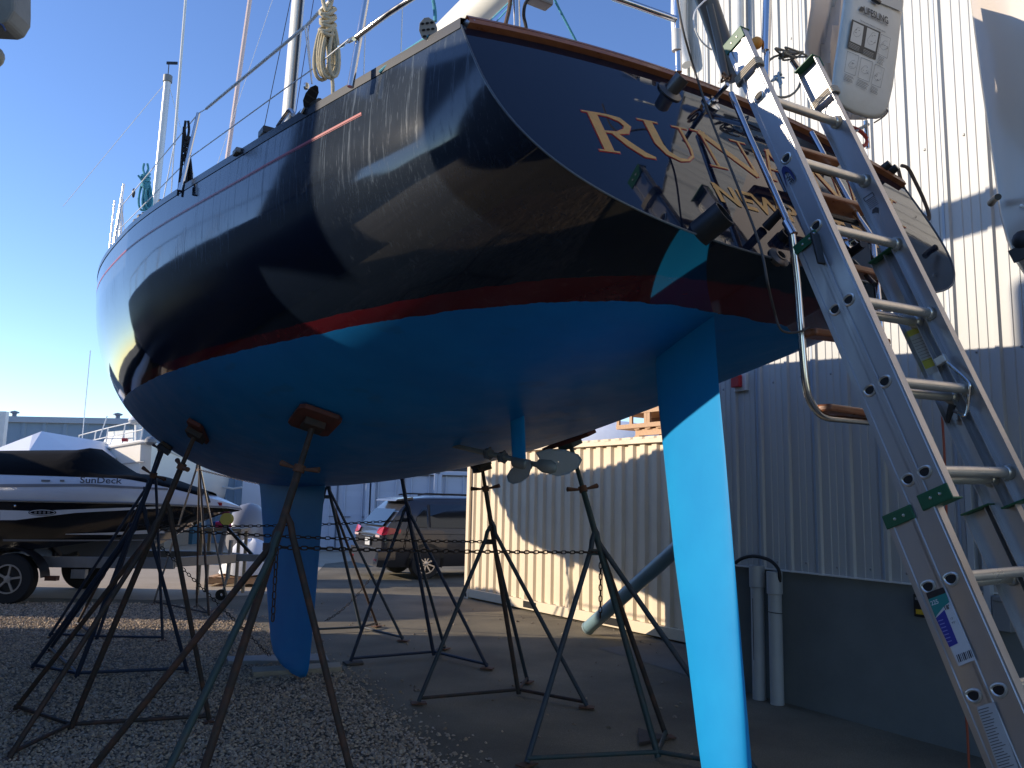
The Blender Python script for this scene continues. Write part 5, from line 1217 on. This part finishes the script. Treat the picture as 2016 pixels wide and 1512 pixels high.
def side_patch(pts,mt,name,off=.006,parent=van,sd=-1): 
    return MB().add([VP(x,sd*(yz(z)+off),z) for x,z in pts],[tuple(range(len(pts)))]).build(name,mt,parent)
side_patch([(.72,1.12),(1.02,1.10),(1.05,1.30),(1.03,1.55),(.92,1.50),(.80,1.34)],vglass,'side_window',.018)
side_patch([(1.10,1.10),(2.02,1.09),(2.02,1.35),(2.02,1.60),(1.12,1.60),(1.10,1.35)],vglass,'side_window',.018)
side_patch([(2.12,1.09),(3.0,1.07),(3.0,1.35),(2.98,1.58),(2.12,1.60),(2.12,1.35)],vglass,'side_window',.018)
for x0 in (1.06,2.06): side_patch([(x0+.0,1.12),(x0+.05,1.12),(x0+.05,1.6),(x0+.0,1.6)],vblk,'window_pillar',.012)
m=MB(); m.add([VP(.105,-.70,1.12),VP(.105,.70,1.12),VP(.40,.66,1.47),VP(.40,-.66,1.47)],[(0,1,2,3)]); m.v=[v-vh*.03+UP*.02 for v in m.v]; m.build('rear_window',vglass,van)
m=MB(); m.prism([VP(.36,-.66,1.66),VP(.40,-.68,1.70),VP(.75,-.70,1.755),VP(.78,-.68,1.70)],vl*1.34); m.build('spoiler',mat('car_spoiler_paint',(.16,.16,.17),.35,.4,coat=.5),van,bevel=.01)
tlm=mat('tail_light_red',(.50,.015,.03),.15,coat=1.); tlc=mat('tail_light_clear',(.6,.45,.45),.15)
for sd in (-1,1):
    m=MB(); m.add([VP(-.005,sd*.60,.98),VP(.0,sd*.90,.94),VP(.10,sd*.955,.95),VP(.40,sd*.995,.985),VP(.42,sd*.98,1.06),VP(.16,sd*.945,1.10),VP(.06,sd*.90,1.12),VP(.05,sd*.60,1.08)],[(0,1,6,7),(1,2,5,6),(2,3,4,5)]); m.v=[v-vh*.02+vl*sd*.012 for v in m.v]; m.build('tail_light',tlm,van)
    MB().box(VP(-.03,sd*.72,.915),(.02,.26,.05),(vh,vl,UP)).build('reverse_light',tlc,van,bevel=.005)
MB().box(VP(-.045,-.1,.78),(.015,.31,.16),(vh,vl,UP)).build('number_plate',mat('plate_white',(.55,.56,.56),.4),van,bevel=.004)
MB().box(VP(-.05,-.1,.89),(.02,.75,.035),(vh,vl,UP)).build('chrome_strip',chrome,van,bevel=.004)
m=MB(); m.grid([[VP(x,-y,z) for y,z in ((.0,.28),(.88,.28),(.95,.42),(.955,.60),(.93,.64))]+[VP(x,y,z) for y,z in ((.93,.64),(.955,.60),(.95,.42),(.88,.28),(0,.28))] for x in (-.09,.30)],closev=True); n_=10; m.f.append(tuple(range(n_))); m.mi.append(0); m.build('rear_bumper',vpaint,van,bevel=.03)
for sd in (-1,1): MB().box(VP(-.095,sd*.78,.42),(.012,.14,.05),(vh,vl,UP)).build('reflector',tlm,van)
for sd in (-1,1): MB().tube([VP(.9,sd*.60,1.80),VP(1.1,sd*.61,1.835),VP(2.8,sd*.61,1.82),VP(3.0,sd*.60,1.78)],.018,n=8).build('roof_rail',vblk,van,smooth=True)
side_patch([(.45,.975),(1.6,.965),(3.1,.94),(3.1,.925),(1.6,.95),(.45,.96)],vblk,'belt_line',.004)
side_patch([(1.38,.30),(1.40,.60),(1.55,.95),(1.565,.95),(1.415,.60),(1.395,.30)],vblk,'door_seam',.004)
side_patch([(2.9,.32),(2.93,.62),(2.95,.92),(2.965,.92),(2.945,.62),(2.915,.32)],vblk,'door_seam',.004)
tyre=mat('tyre',(.018,.018,.019),.8,bump=.002); rimm=mat('alloy_rim',(.60,.60,.62),.25,.9)
def wheel(c,ax,r,w_,parent,spokes=9,rim_r=.66,mt=rimm,name='wheel'):
    c=Vector(c);ax=Vector(ax).normalized(); m=MB(); m.lathe(c-ax*w_*.5,ax,[(r*rim_r,0),(r*.93,.0),(r,.03),(r,w_-.03),(r*.93,w_),(r*rim_r,w_),(r*rim_r,0)],n=36); wl_=m.build(name,tyre,parent,smooth=True,auto=40)
    m=MB(); m.lathe(c+ax*w_*.5,ax,[(r*rim_r,-.0),(r*rim_r*.95,.004),(r*rim_r*.93,-.02),(r*rim_r*.9,-.07),(0,-.07)],n=36); x=ax.orthogonal().normalized(); y=ax.cross(x); 
    m.build('rim',mat('rim_shadow',(.03,.03,.03),.6),wl_,smooth=True,auto=40)
    m=MB()
    for k in range(spokes):
        a=2*math.pi*k/spokes; d=x*math.cos(a)+y*math.sin(a); m.bar(c+ax*(w_*.5-.01)+d*r*.08,c+ax*(w_*.5-.005)+d*r*rim_r*.95,r*.085,.02,up=ax)
    m.lathe(c+ax*(w_*.5-.02),ax,[(r*.15,0),(r*.14,.025),(0,.03)],n=16); m.lathe(c+ax*(w_*.5-.015),ax,[(r*rim_r,0),(r*rim_r,.02),(r*rim_r*.90,.02),(r*rim_r*.9,0)],n=36)
    m.build('spokes',mt,wl_); return wl_
for x in (1.0,4.05):
    for sd in (-1,1): 
        wheel(VP(x,sd*.84,.34),vl*sd,.34,.22,van)
        m=MB(); prof=[VP(x+.43*math.cos(a),sd*(yz(max(.26,.34+.43*math.sin(a)))+.004),.34+.43*math.sin(a)) for a in [math.pi*(-.08+1.16*k/20) for k in range(21)]]; prof+= [VP(x+.36*math.cos(a),sd*(yz(max(.26,.34+.36*math.sin(a)))+.004),.34+.36*math.sin(a)) for a in [math.pi*(1.08-1.16*k/20) for k in range(21)]]
        m.add(prof,[(k,k+1,40-k,41-k) for k in range(20)]); m.build('wheel_arch',vblk,van)
# ------------------------------------------------------------ runabout on a trailer
TBY=13.0; tb=thing('runabout',(-8,TBY+1,0),'black and white runabout under a black cover on a trailer at the left edge','motorboat')
bk_=mat('black_gelcoat',(.012,.012,.014),.10,spec=.7); wg=mat('white_gelcoat',(.68,.69,.72),.2,col2=(.60,.61,.64),scale=2); gg=mat('grey_gelcoat',(.22,.22,.23),.3)
X0=-12.2; XB=AY(468,1000,TBY+1.1).x; LB=XB-X0; cy=TBY+1.25
def prof_tb(t):
    b=1.25*(1-max(0,(t-.52)/.48)**2.3); x=X0+LB*t
    zk=.52+.0*t+1.0*max(0,(t-.66)/.34)**2.0; zc=.78+.66*max(0,(t-.5)/.5)**2; zb=1.57-.02*t-.05*max(0,(t-.8)/.2); zs=1.97+.02*math.sin(t*4)-.42*max(0,(t-.78)/.22)**1.3
    zb=min(zb,zs-.06); zc=min(zc,zb-.02);zk=min(zk,zc-.01); return x,b,zk,zc,zb,zs
rowsL=[];rowsU=[];rowsC=[];rowsD=[]
for k in range(41):
    t=k/40; x,b,zk,zc,zb,zs=prof_tb(t); 
    def sec(L): return [Vector((x+o,cy-y,z)) for y,z,o in L]+[Vector((x+o,cy+y,z)) for y,z,o in reversed(L)]
    rowsL.append(sec([(b*.98,zb,0),(b*.97,zb*.55+zc*.45,-.03*t),(b*.88,zc,-.25*t*t),(b*.84,zc-.01,-.26*t*t),(0.001,zk,-.5*t**4)]))
    rowsU.append(sec([(b*.98+.02,zb,0.02),(b*1.01,zb+.03,.02),(b*.99,zb*.5+zs*.5,.01),(b*.93,zs-.03,0),(b*.88,zs,0)]))
m=MB(); m.grid(rowsL); m.build('hull',bk_,tb,smooth=True,auto=35)
m=MB(); m.grid([[r_[0],r_[1],r_[2],r_[3],r_[4],r_[5],r_[6],r_[7],r_[8],r_[9]] for r_ in rowsU]); m.build('topside_band',wg,tb,smooth=True,auto=50)
m=MB(); 
for sgn in (-1,):
    rows=[]
    for k in range(41):
        x,b,zk,zc,zb,zs=prof_tb(k/40); rows.append([Vector((x+.02,cy-(b*1.01+.012),zb+.005)),Vector((x+.02,cy-(b*1.01+.022),zb+.02)),Vector((x+.02,cy-(b*1.01+.012),zb+.035))])
    m.grid(rows)
m.build('rub_rail',mat('rub_rail_grey',(.25,.25,.26),.4),tb,smooth=True)
def hullside(x,z,off=.006):
    t=(x-X0)/LB; _,b,zk,zc,zb,zs=prof_tb(t); 
    if z>zb: 
        u=(z-zb)/(zs-zb); y=b*(1.01-.02*min(1,u*2)) if u<.5 else b*(.99-.06*(u-.5)*2)
    else:
        u=(zb-z)/(zb-zc); y=b*(.98-.01*u*2) if u<.45 else b*(.97-.09*(u-.45)/.55)
    return Vector((x,cy-y-off,z))
def strip(pts_top,pts_bot,mt,name,off=.008):
    m=MB(); n=24; rows=[]
    def ip(P,u): 
        q=u*(len(P)-1); i=min(int(q),len(P)-2); f=q-i; return P[i][0]*(1-f)+P[i+1][0]*f,P[i][1]*(1-f)+P[i+1][1]*f
    for k in range(n+1):
        a=ip(pts_top,k/n);b=ip(pts_bot,k/n); rows.append([hullside(a[0],a[1],off),hullside((a[0]+b[0])/2,(a[1]+b[1])/2,off),hullside(b[0],b[1],off)])
    m.grid(rows); return m.build(name,mt,tb,smooth=True)
def XZ(px,py): q=AY(px,py,cy-1.22); return q.x,q.z
strip([XZ(0,1004),XZ(60,1006),XZ(140,1003),XZ(300,997)],[XZ(0,1024),XZ(30,1024),XZ(140,1010),XZ(300,1001)],wg,'accent_stripe')
strip([XZ(118,1052),XZ(200,1050),XZ(290,1044)],[XZ(118,1053),XZ(200,1055),XZ(290,1053)],wg,'accent_stripe')
strip([XZ(0,1062),XZ(150,1064),XZ(300,1066)],[XZ(0,1066),XZ(150,1067),XZ(300,1068)],gg,'grey_pinstripe')
strip([XZ(0,953),XZ(160,952),XZ(300,960)],[XZ(0,959),XZ(160,957),XZ(300,964)],gg,'grey_pinstripe')
m=MB(); c=[hullside(*XZ(80+26*math.cos(a),1009+6.5*math.sin(a)),off=.014) for a in [2*math.pi*k/20 for k in range(20)]]; m.add(c,[tuple(range(20))]); em=m.build('oval_emblem',bk_,tb)
c2=[hullside(*XZ(80+23*math.cos(a),1009+4.8*math.sin(a)),off=.018) for a in [2*math.pi*k/20 for k in range(20)]]; MB().tube(c2,.005,n=5,closed=True).build('emblem_ring',wg,em)
m=MB()
for k in range(4): m.box(hullside(*XZ(68+8*k,1009),off=.018),(.035,.006,.035))
m.build('emblem_letters',gg,em)
O=hullside(*XZ(147,950),off=.012); text_mesh('SunDeck',.135,O,Vector((1,0,0)),UP,.004,bold=.002,sx=1.35).build('model_lettering',mat('decal_grey',(.10,.10,.11),.4),tb)
for px in (85,115): MB().box(hullside(*XZ(px,946),off=.010),(.14 if px==85 else .07,.01,.03)).build('side_badge',gg,tb,bevel=.004)
MB().ball(hullside(*XZ(30,996),off=.01),.022,8).build('bow_fitting',chrome,tb,smooth=True)
MB().box(hullside(*XZ(388,993),off=.01),(.09,.012,.05)).build('registration_sticker',redp,tb)
# bow eye strap and windscreen post under cover
MB().tube([hullside(*XZ(364,965),off=.02),hullside(*XZ(372,990),off=.03)],.022,n=8).build('cover_strap',blackp,tb,smooth=True)
# black mooring cover
cvb=mat('black_boat_cover',(.003,.003,.0035),.85,bump=.01,bscale=4,spec=.12); rows=[]
for k in range(33):
    t=k/32*.93; x,b,zk,zc,zb,zs=prof_tb(t); px_x=x; h=0
    xa=AY(0,905,cy-.6).x; xp=AY(150,895,cy-.6).x; xe=AY(215,935,cy-.6).x
    if x<xp: h=.33+.11*max(0,1-(xp-x)/3.0)
    elif x<xe: h=.44*(1-(x-xp)/(xe-xp))+.05
    else: h=.05+.02*math.sin(x*5)
    h=max(h,.04)
    rows.append([Vector((x,cy+s_*b*.91,zs-.01+h*(1-abs(s_)**2.2)+(.035 if abs(s_)<1 else 0))) for s_ in (-1,-.92,-.75,-.5,-.2,.2,.5,.75,.92,1)])
m=MB(); m.grid(rows); m.build('boat_cover',cvb,tb,smooth=True,auto=50)
# trailer
galv=mat('galvanised',(.30,.31,.32),.45,.6,col2=(.22,.23,.24),scale=6)
tr=thing('boat_trailer',(-7,cy,0),'galvanised boat trailer with jack wheel carrying the black and white runabout','trailer')
xr0=X0+.2; a=AY(345,1093,cy-.85); 
for sd in (-1,1): MB().bar((xr0,cy+sd*.85,.60),(a.x,cy+sd*.85,.64),.08,.17).build('frame_rail',galv,tr,bevel=.006)
te=AY(525,1082,cy)
for sd in (-1,1): MB().bar((a.x-.02,cy+sd*.85,.66),(te.x-.5,cy+sd*.07,.68),.07,.15).build('frame_rail',galv,tr,bevel=.006)
MB().bar((te.x-.55,cy,.69),(te.x+.35,cy,.69),.10,.12).build('tongue',galv,tr,bevel=.006)
MB().tube([(te.x+.35,cy,.69),(te.x+.55,cy,.69)],[.05,.035],n=10).build('coupler',galv,tr,smooth=True)
for x in (-11.3,-9.4,-7.4): MB().bar((x,cy-.85,.56),(x,cy+.85,.56),.07,.08).build('crossmember',galv,tr)
for x in (-10.5,-8.2):
    for sd in (-1,1): MB().bar((x-1.2,cy+sd*.45,.72),(x+1.2,cy+sd*.45,.72),.09,.10).build('bunk',timber,tr); 
for sd in (-1,1): MB().bar((-7.4,cy+sd*.45,.60),(-7.4,cy+sd*.45,.74),.05,.05,up=(1,0,0)).build('bunk_bracket',galv,tr)
wc_=AY(22,1137,cy-1.12); 
for sd in (-1,1):
    c=Vector((wc_.x,cy+sd*1.12,.385)); wheel(c,(0,sd,0),.385,.20,tr,spokes=5,rim_r=.58,mt=mat('steel_rim',(.42,.43,.44),.35,.7))
    m=MB(); rows=[]
    for k in range(17):
        an=math.pi*(.02+.96*k/16); rr=.47
        rows.append([c+Vector((rr*math.cos(an)*1.12,-.14,rr*math.sin(an))),c+Vector(((rr+.0)*math.cos(an)*1.12,.14,rr*math.sin(an))),c+Vector(((rr-.05)*math.cos(an)*1.12,.15*1,(rr-.05)*math.sin(an)))])
    m.grid(rows); m.build('fender',mat('black_fender',(.02,.02,.022),.3),tr,smooth=True)
MB().box((wc_.x+.62,cy-1.1,.40),(.18,.10,.07)).build('side_marker',mat('marker_brown',(.12,.05,.03),.4),tr)
MB().box((AY(158,1112,cy-.85).x,cy-.85,.45),(.22,.10,.14)).build('guide_bracket',galv,tr)
jx=AY(455,1080,cy-.1); MB().tube([(jx.x,cy-.12,.98),(jx.x-.02,cy-.12,.35)],.035,n=10).build('jack_tube',galv,tr,smooth=True)
MB().tube([(jx.x-.02,cy-.12,.4),(jx.x-.08,cy-.12,.14)],.022,n=8).build('jack_leg',galv,tr,smooth=True)
MB().lathe((jx.x-.10,cy-.17,.09),(0,1,0),[(.03,0),(.09,0),(.09,.07),(.03,.07)],n=16).build('jack_wheel',blackp,tr,smooth=True)
wp=AY(430,1060,cy-.1); MB().bar((wp.x,cy,.72),(wp.x+.10,cy,1.38),.07,.07,up=(0,1,0)).build('winch_post',galv,tr)
MB().bar((wp.x-.02,cy,1.30),(wp.x+.55,cy,.74),.05,.05,up=(0,1,0)).build('winch_brace',blackp,tr)
w2=AY(446,1022,cy-.25); MB().lathe((w2.x,cy-.28,w2.z),(0,1,0),[(.0,0),(.10,.0),(.10,.01),(.05,.02),(.05,.08),(.10,.09),(.10,.1),(0,.1)],n=18).build('winch_drum',mat('yellow_strap',(.50,.42,.08),.6),tr,smooth=True)
pk=mat('pink_plastic',(.70,.06,.22),.5); bl2=mat('blue_plastic',(.02,.12,.45),.5)
q=AY(440,1033,14.9); MB().box((q.x,14.9,q.z),(.26,.12,.11)).build('pink_bin',pk,label='small bright pink bin beyond the trailer tongue',cat='bin',bevel=.02)
q=AY(424,1032,14.9); MB().box((q.x,14.95,q.z),(.10,.12,.10)).build('blue_bin',bl2,label='small blue bin beside the pink one',cat='bin',bevel=.02)
q=AY(441,1060,15.0); tb_=thing('work_bench',(q.x,15,0),'low dark work table behind the trailer tongue under the pink bin','table')
MB().box((q.x,15,1.12),(.75,.5,.05)).build('top',timber,tb_)
for a_ in (-.33,.33):
    for b_ in (-.2,.2): MB().box((q.x+a_,15+b_,.548),(.05,.05,1.09)).build('leg',timber,tb_)
# small grey boat bow behind the tongue and the wrapped bundle on a pallet
q=AY(492,1030,17.0); m=MB(); m.ball((q.x-.15,17.4,.95),(.42,.7,.62),16); m.build('grey_dinghy',gg,smooth=True,label='rounded grey dinghy end behind the trailer coupler',cat='dinghy')
q=AY(494,1066,16.6); 
m=MB(); rows=[]; 
for k in range(15):
    a_=2*math.pi*k/15
rows=[[Vector((q.x+.02+rr*(1+.12*math.sin(3*b_+k))*math.cos(b_)*.62,16.6+rr*math.sin(b_)*.5,z+.02*math.sin(5*b_))) for b_ in [2*math.pi*j/24 for j in range(24)]] for k,(rr,z) in enumerate(((1.0,.22),(.95,.45),(.72,.62),(.45,.80),(.2,.86),(.01,.88)))]
m.grid(rows,closev=True); m.build('wrapped_bundle',shr,smooth=True,label='white plastic wrapped bundle on a pallet beside the keel',cat='bundle')
th=thing('bundle_pallet',(q.x,16.6,0),'brown pallet under the white wrapped bundle','pallet')
for k in range(3): MB().box((q.x+.02,16.15+k*.45,.11),(1.4,.09,.09)).build('stringer',pine,th)
m=MB()
for k in range(7): m.box((q.x-.6+k*.2,16.6,.17),(.14,1.0,.02))
m.build('top_deck',pine,th)
m=MB()
for k in range(3): m.box((q.x-.6+k*.62,16.6,.05),(.14,1.0,.02))
m.build('bottom_deck',pine,th)
# ------------------------------------------------------------ white motor sailer in the distance
cr=mat('cream_gelcoat_hull',(.72,.68,.60),.35); 
Yc=23.; c0=AY(287,870,Yc); lf=AY(150,893,28.5); rt=AY(340,885,25.5)
ws=thing('white_cruiser',(c0.x,Yc,0),'white cruising boat with stainless railings standing behind the black runabout','boat')
def Cn(p,q,u): return p*(1-u)+q*u
m=MB(); zt0=c0.z; rows=[]
P=[Vector((lf.x-2,31.,0)),Vector((lf.x,28.5,0)),Vector((Cn(lf.x,c0.x,.5),Cn(28.5,Yc,.5)-.15,0)),Vector((c0.x-.15,Yc+.02,0)),Vector((c0.x,Yc,0)),Vector((c0.x+.15,Yc+.04,0)),Vector((rt.x,26.,0)),Vector((rt.x+.3,31,0))]
zt_l=[lf.z+.1,lf.z,Cn(lf.z,zt0,.52),zt0,zt0,zt0-.02,zt0-.2,zt0-.2]; ct=Vector((c0.x-1.5,29,0))
for f,zf in ((.55,.9),(.82,1.25),(.93,1.75),(.97,2.2),(1.,None)):
    rows.append([Vector((ct.x+(p.x-ct.x)*f,ct.y+(p.y-ct.y)*f,zf if zf else z)) for p,z in zip(P,zt_l)])
m.grid(rows); m.f.append(tuple(4*8+k for k in range(8))); m.mi.append(0); m.build('hull',cr,ws,smooth=True,auto=30)
m=MB(); m.tube([Vector((p.x,p.y-.03,z)) for p,z in zip(P,zt_l)],.06,n=8); m.build('rub_rail',cr,ws,smooth=True)
m=MB(); m.tube([Vector((ct.x+(p.x-ct.x)*.985,ct.y+(p.y-ct.y)*.985-.04,z-.55)) for p,z in list(zip(P,zt_l))[:5]],.02,n=6); m.build('hull_moulding',mat('moulding_grey',(.4,.38,.35),.5),ws,smooth=True)
MB().box((c0.x-1.5,27.6,.5),(1.5,2,.98)).build('support_block',timber,ws)
rl=[P[1],P[1].lerp(P[2],.6),P[2],P[2].lerp(P[3],.5),P[3]]; zz_=[zt_l[1],Cn(zt_l[1],zt_l[2],.6),zt_l[2],Cn(zt_l[2],zt_l[3],.5),zt_l[3]]
for p,z in zip(rl,zz_): MB().tube([Vector((p.x,p.y,z)),Vector((p.x+.05,p.y,z+.62))],.022,n=6).build('rail_stanchion',whitep,ws,smooth=True)
for h in (.62,.34): MB().tube([Vector((p.x+.04,p.y,z+h)) for p,z in zip(rl,zz_)],.018,n=6).build('guard_rail',whitep,ws,smooth=True)
q=AY(272,870,23.6); MB().tube([q,AY(272,832,23.6)],.10,n=10).build('radar_post',whitep,ws,smooth=True); MB().ball(AY(270,828,23.6),(.24,.24,.13),12).build('radar_dome',whitep,ws,smooth=True)
m=MB(); a_=AY(196,888,26);b_=AY(212,850,26);c_=AY(262,846,24.5);d_=AY(262,872,24.5); m.prism([a_,b_,c_,d_],(0,.1,0)); m.build('windshield_frame',mat('frame_pale',(.55,.57,.58),.4),ws)
MB().ball(AY(297,868,23.0),(.17,.17,.13),10).build('outboard_cover',grey,ws,smooth=True)
MB().box(AY(246,866,24.2),(.16,.1,.1)).build('red_can',redp,ws,bevel=.01)
for a_,b_,Yd in (((190,780),(161,868),26),((211,818),(200,850),25),((268,790),(262,770),26)): pass
MB().tube([AY(178,690,26),AY(161,872,26)],.014,n=5).build('whip_antenna',wire,ws,smooth=True)
MB().tube([AY(211,819,25),AY(196,862,25)],.018,n=5).build('whip_antenna',wire,ws,smooth=True)
# tent wrapped boat
pk_=AY(82,849,22.5); L0=AY(-40,896,22); M0_=AY(56,890,20.8); R0=AY(152,893,22.5); L1=AY(64,856,22.2)
m=MB(); bk2=Vector((0,7,0)); zz=.7
V=[pk_,L1,L0,M0_,R0,pk_+bk2-UP*.1,L0+bk2,R0+bk2]; V+= [Vector((q.x*.97-.2,q.y+.2,zz)) for q in (L0,M0_,R0)]+[Vector((R0.x-.3,R0.y+6.8,zz)),Vector((L0.x+.1,L0.y+6.8,zz))]
m.add(V,[(1,2,3),(0,1,3),(0,3,4),(0,4,7,5),(0,5,6,2,1),(2,8,9,3),(3,9,10,4),(4,10,11,7),(7,11,12,6),(6,12,8,2),(5,7,6)]); m.build('tented_boat',shr,label='white shrink wrapped boat with a pointed tent peak at the far left',cat='covered boat')
# small clutter post at far left edge
MB().box(AY(2,870,30),(.25,.2,2.2)).build('white_sign_post',whitep,label='white post at the far left edge in front of the shed',cat='post')
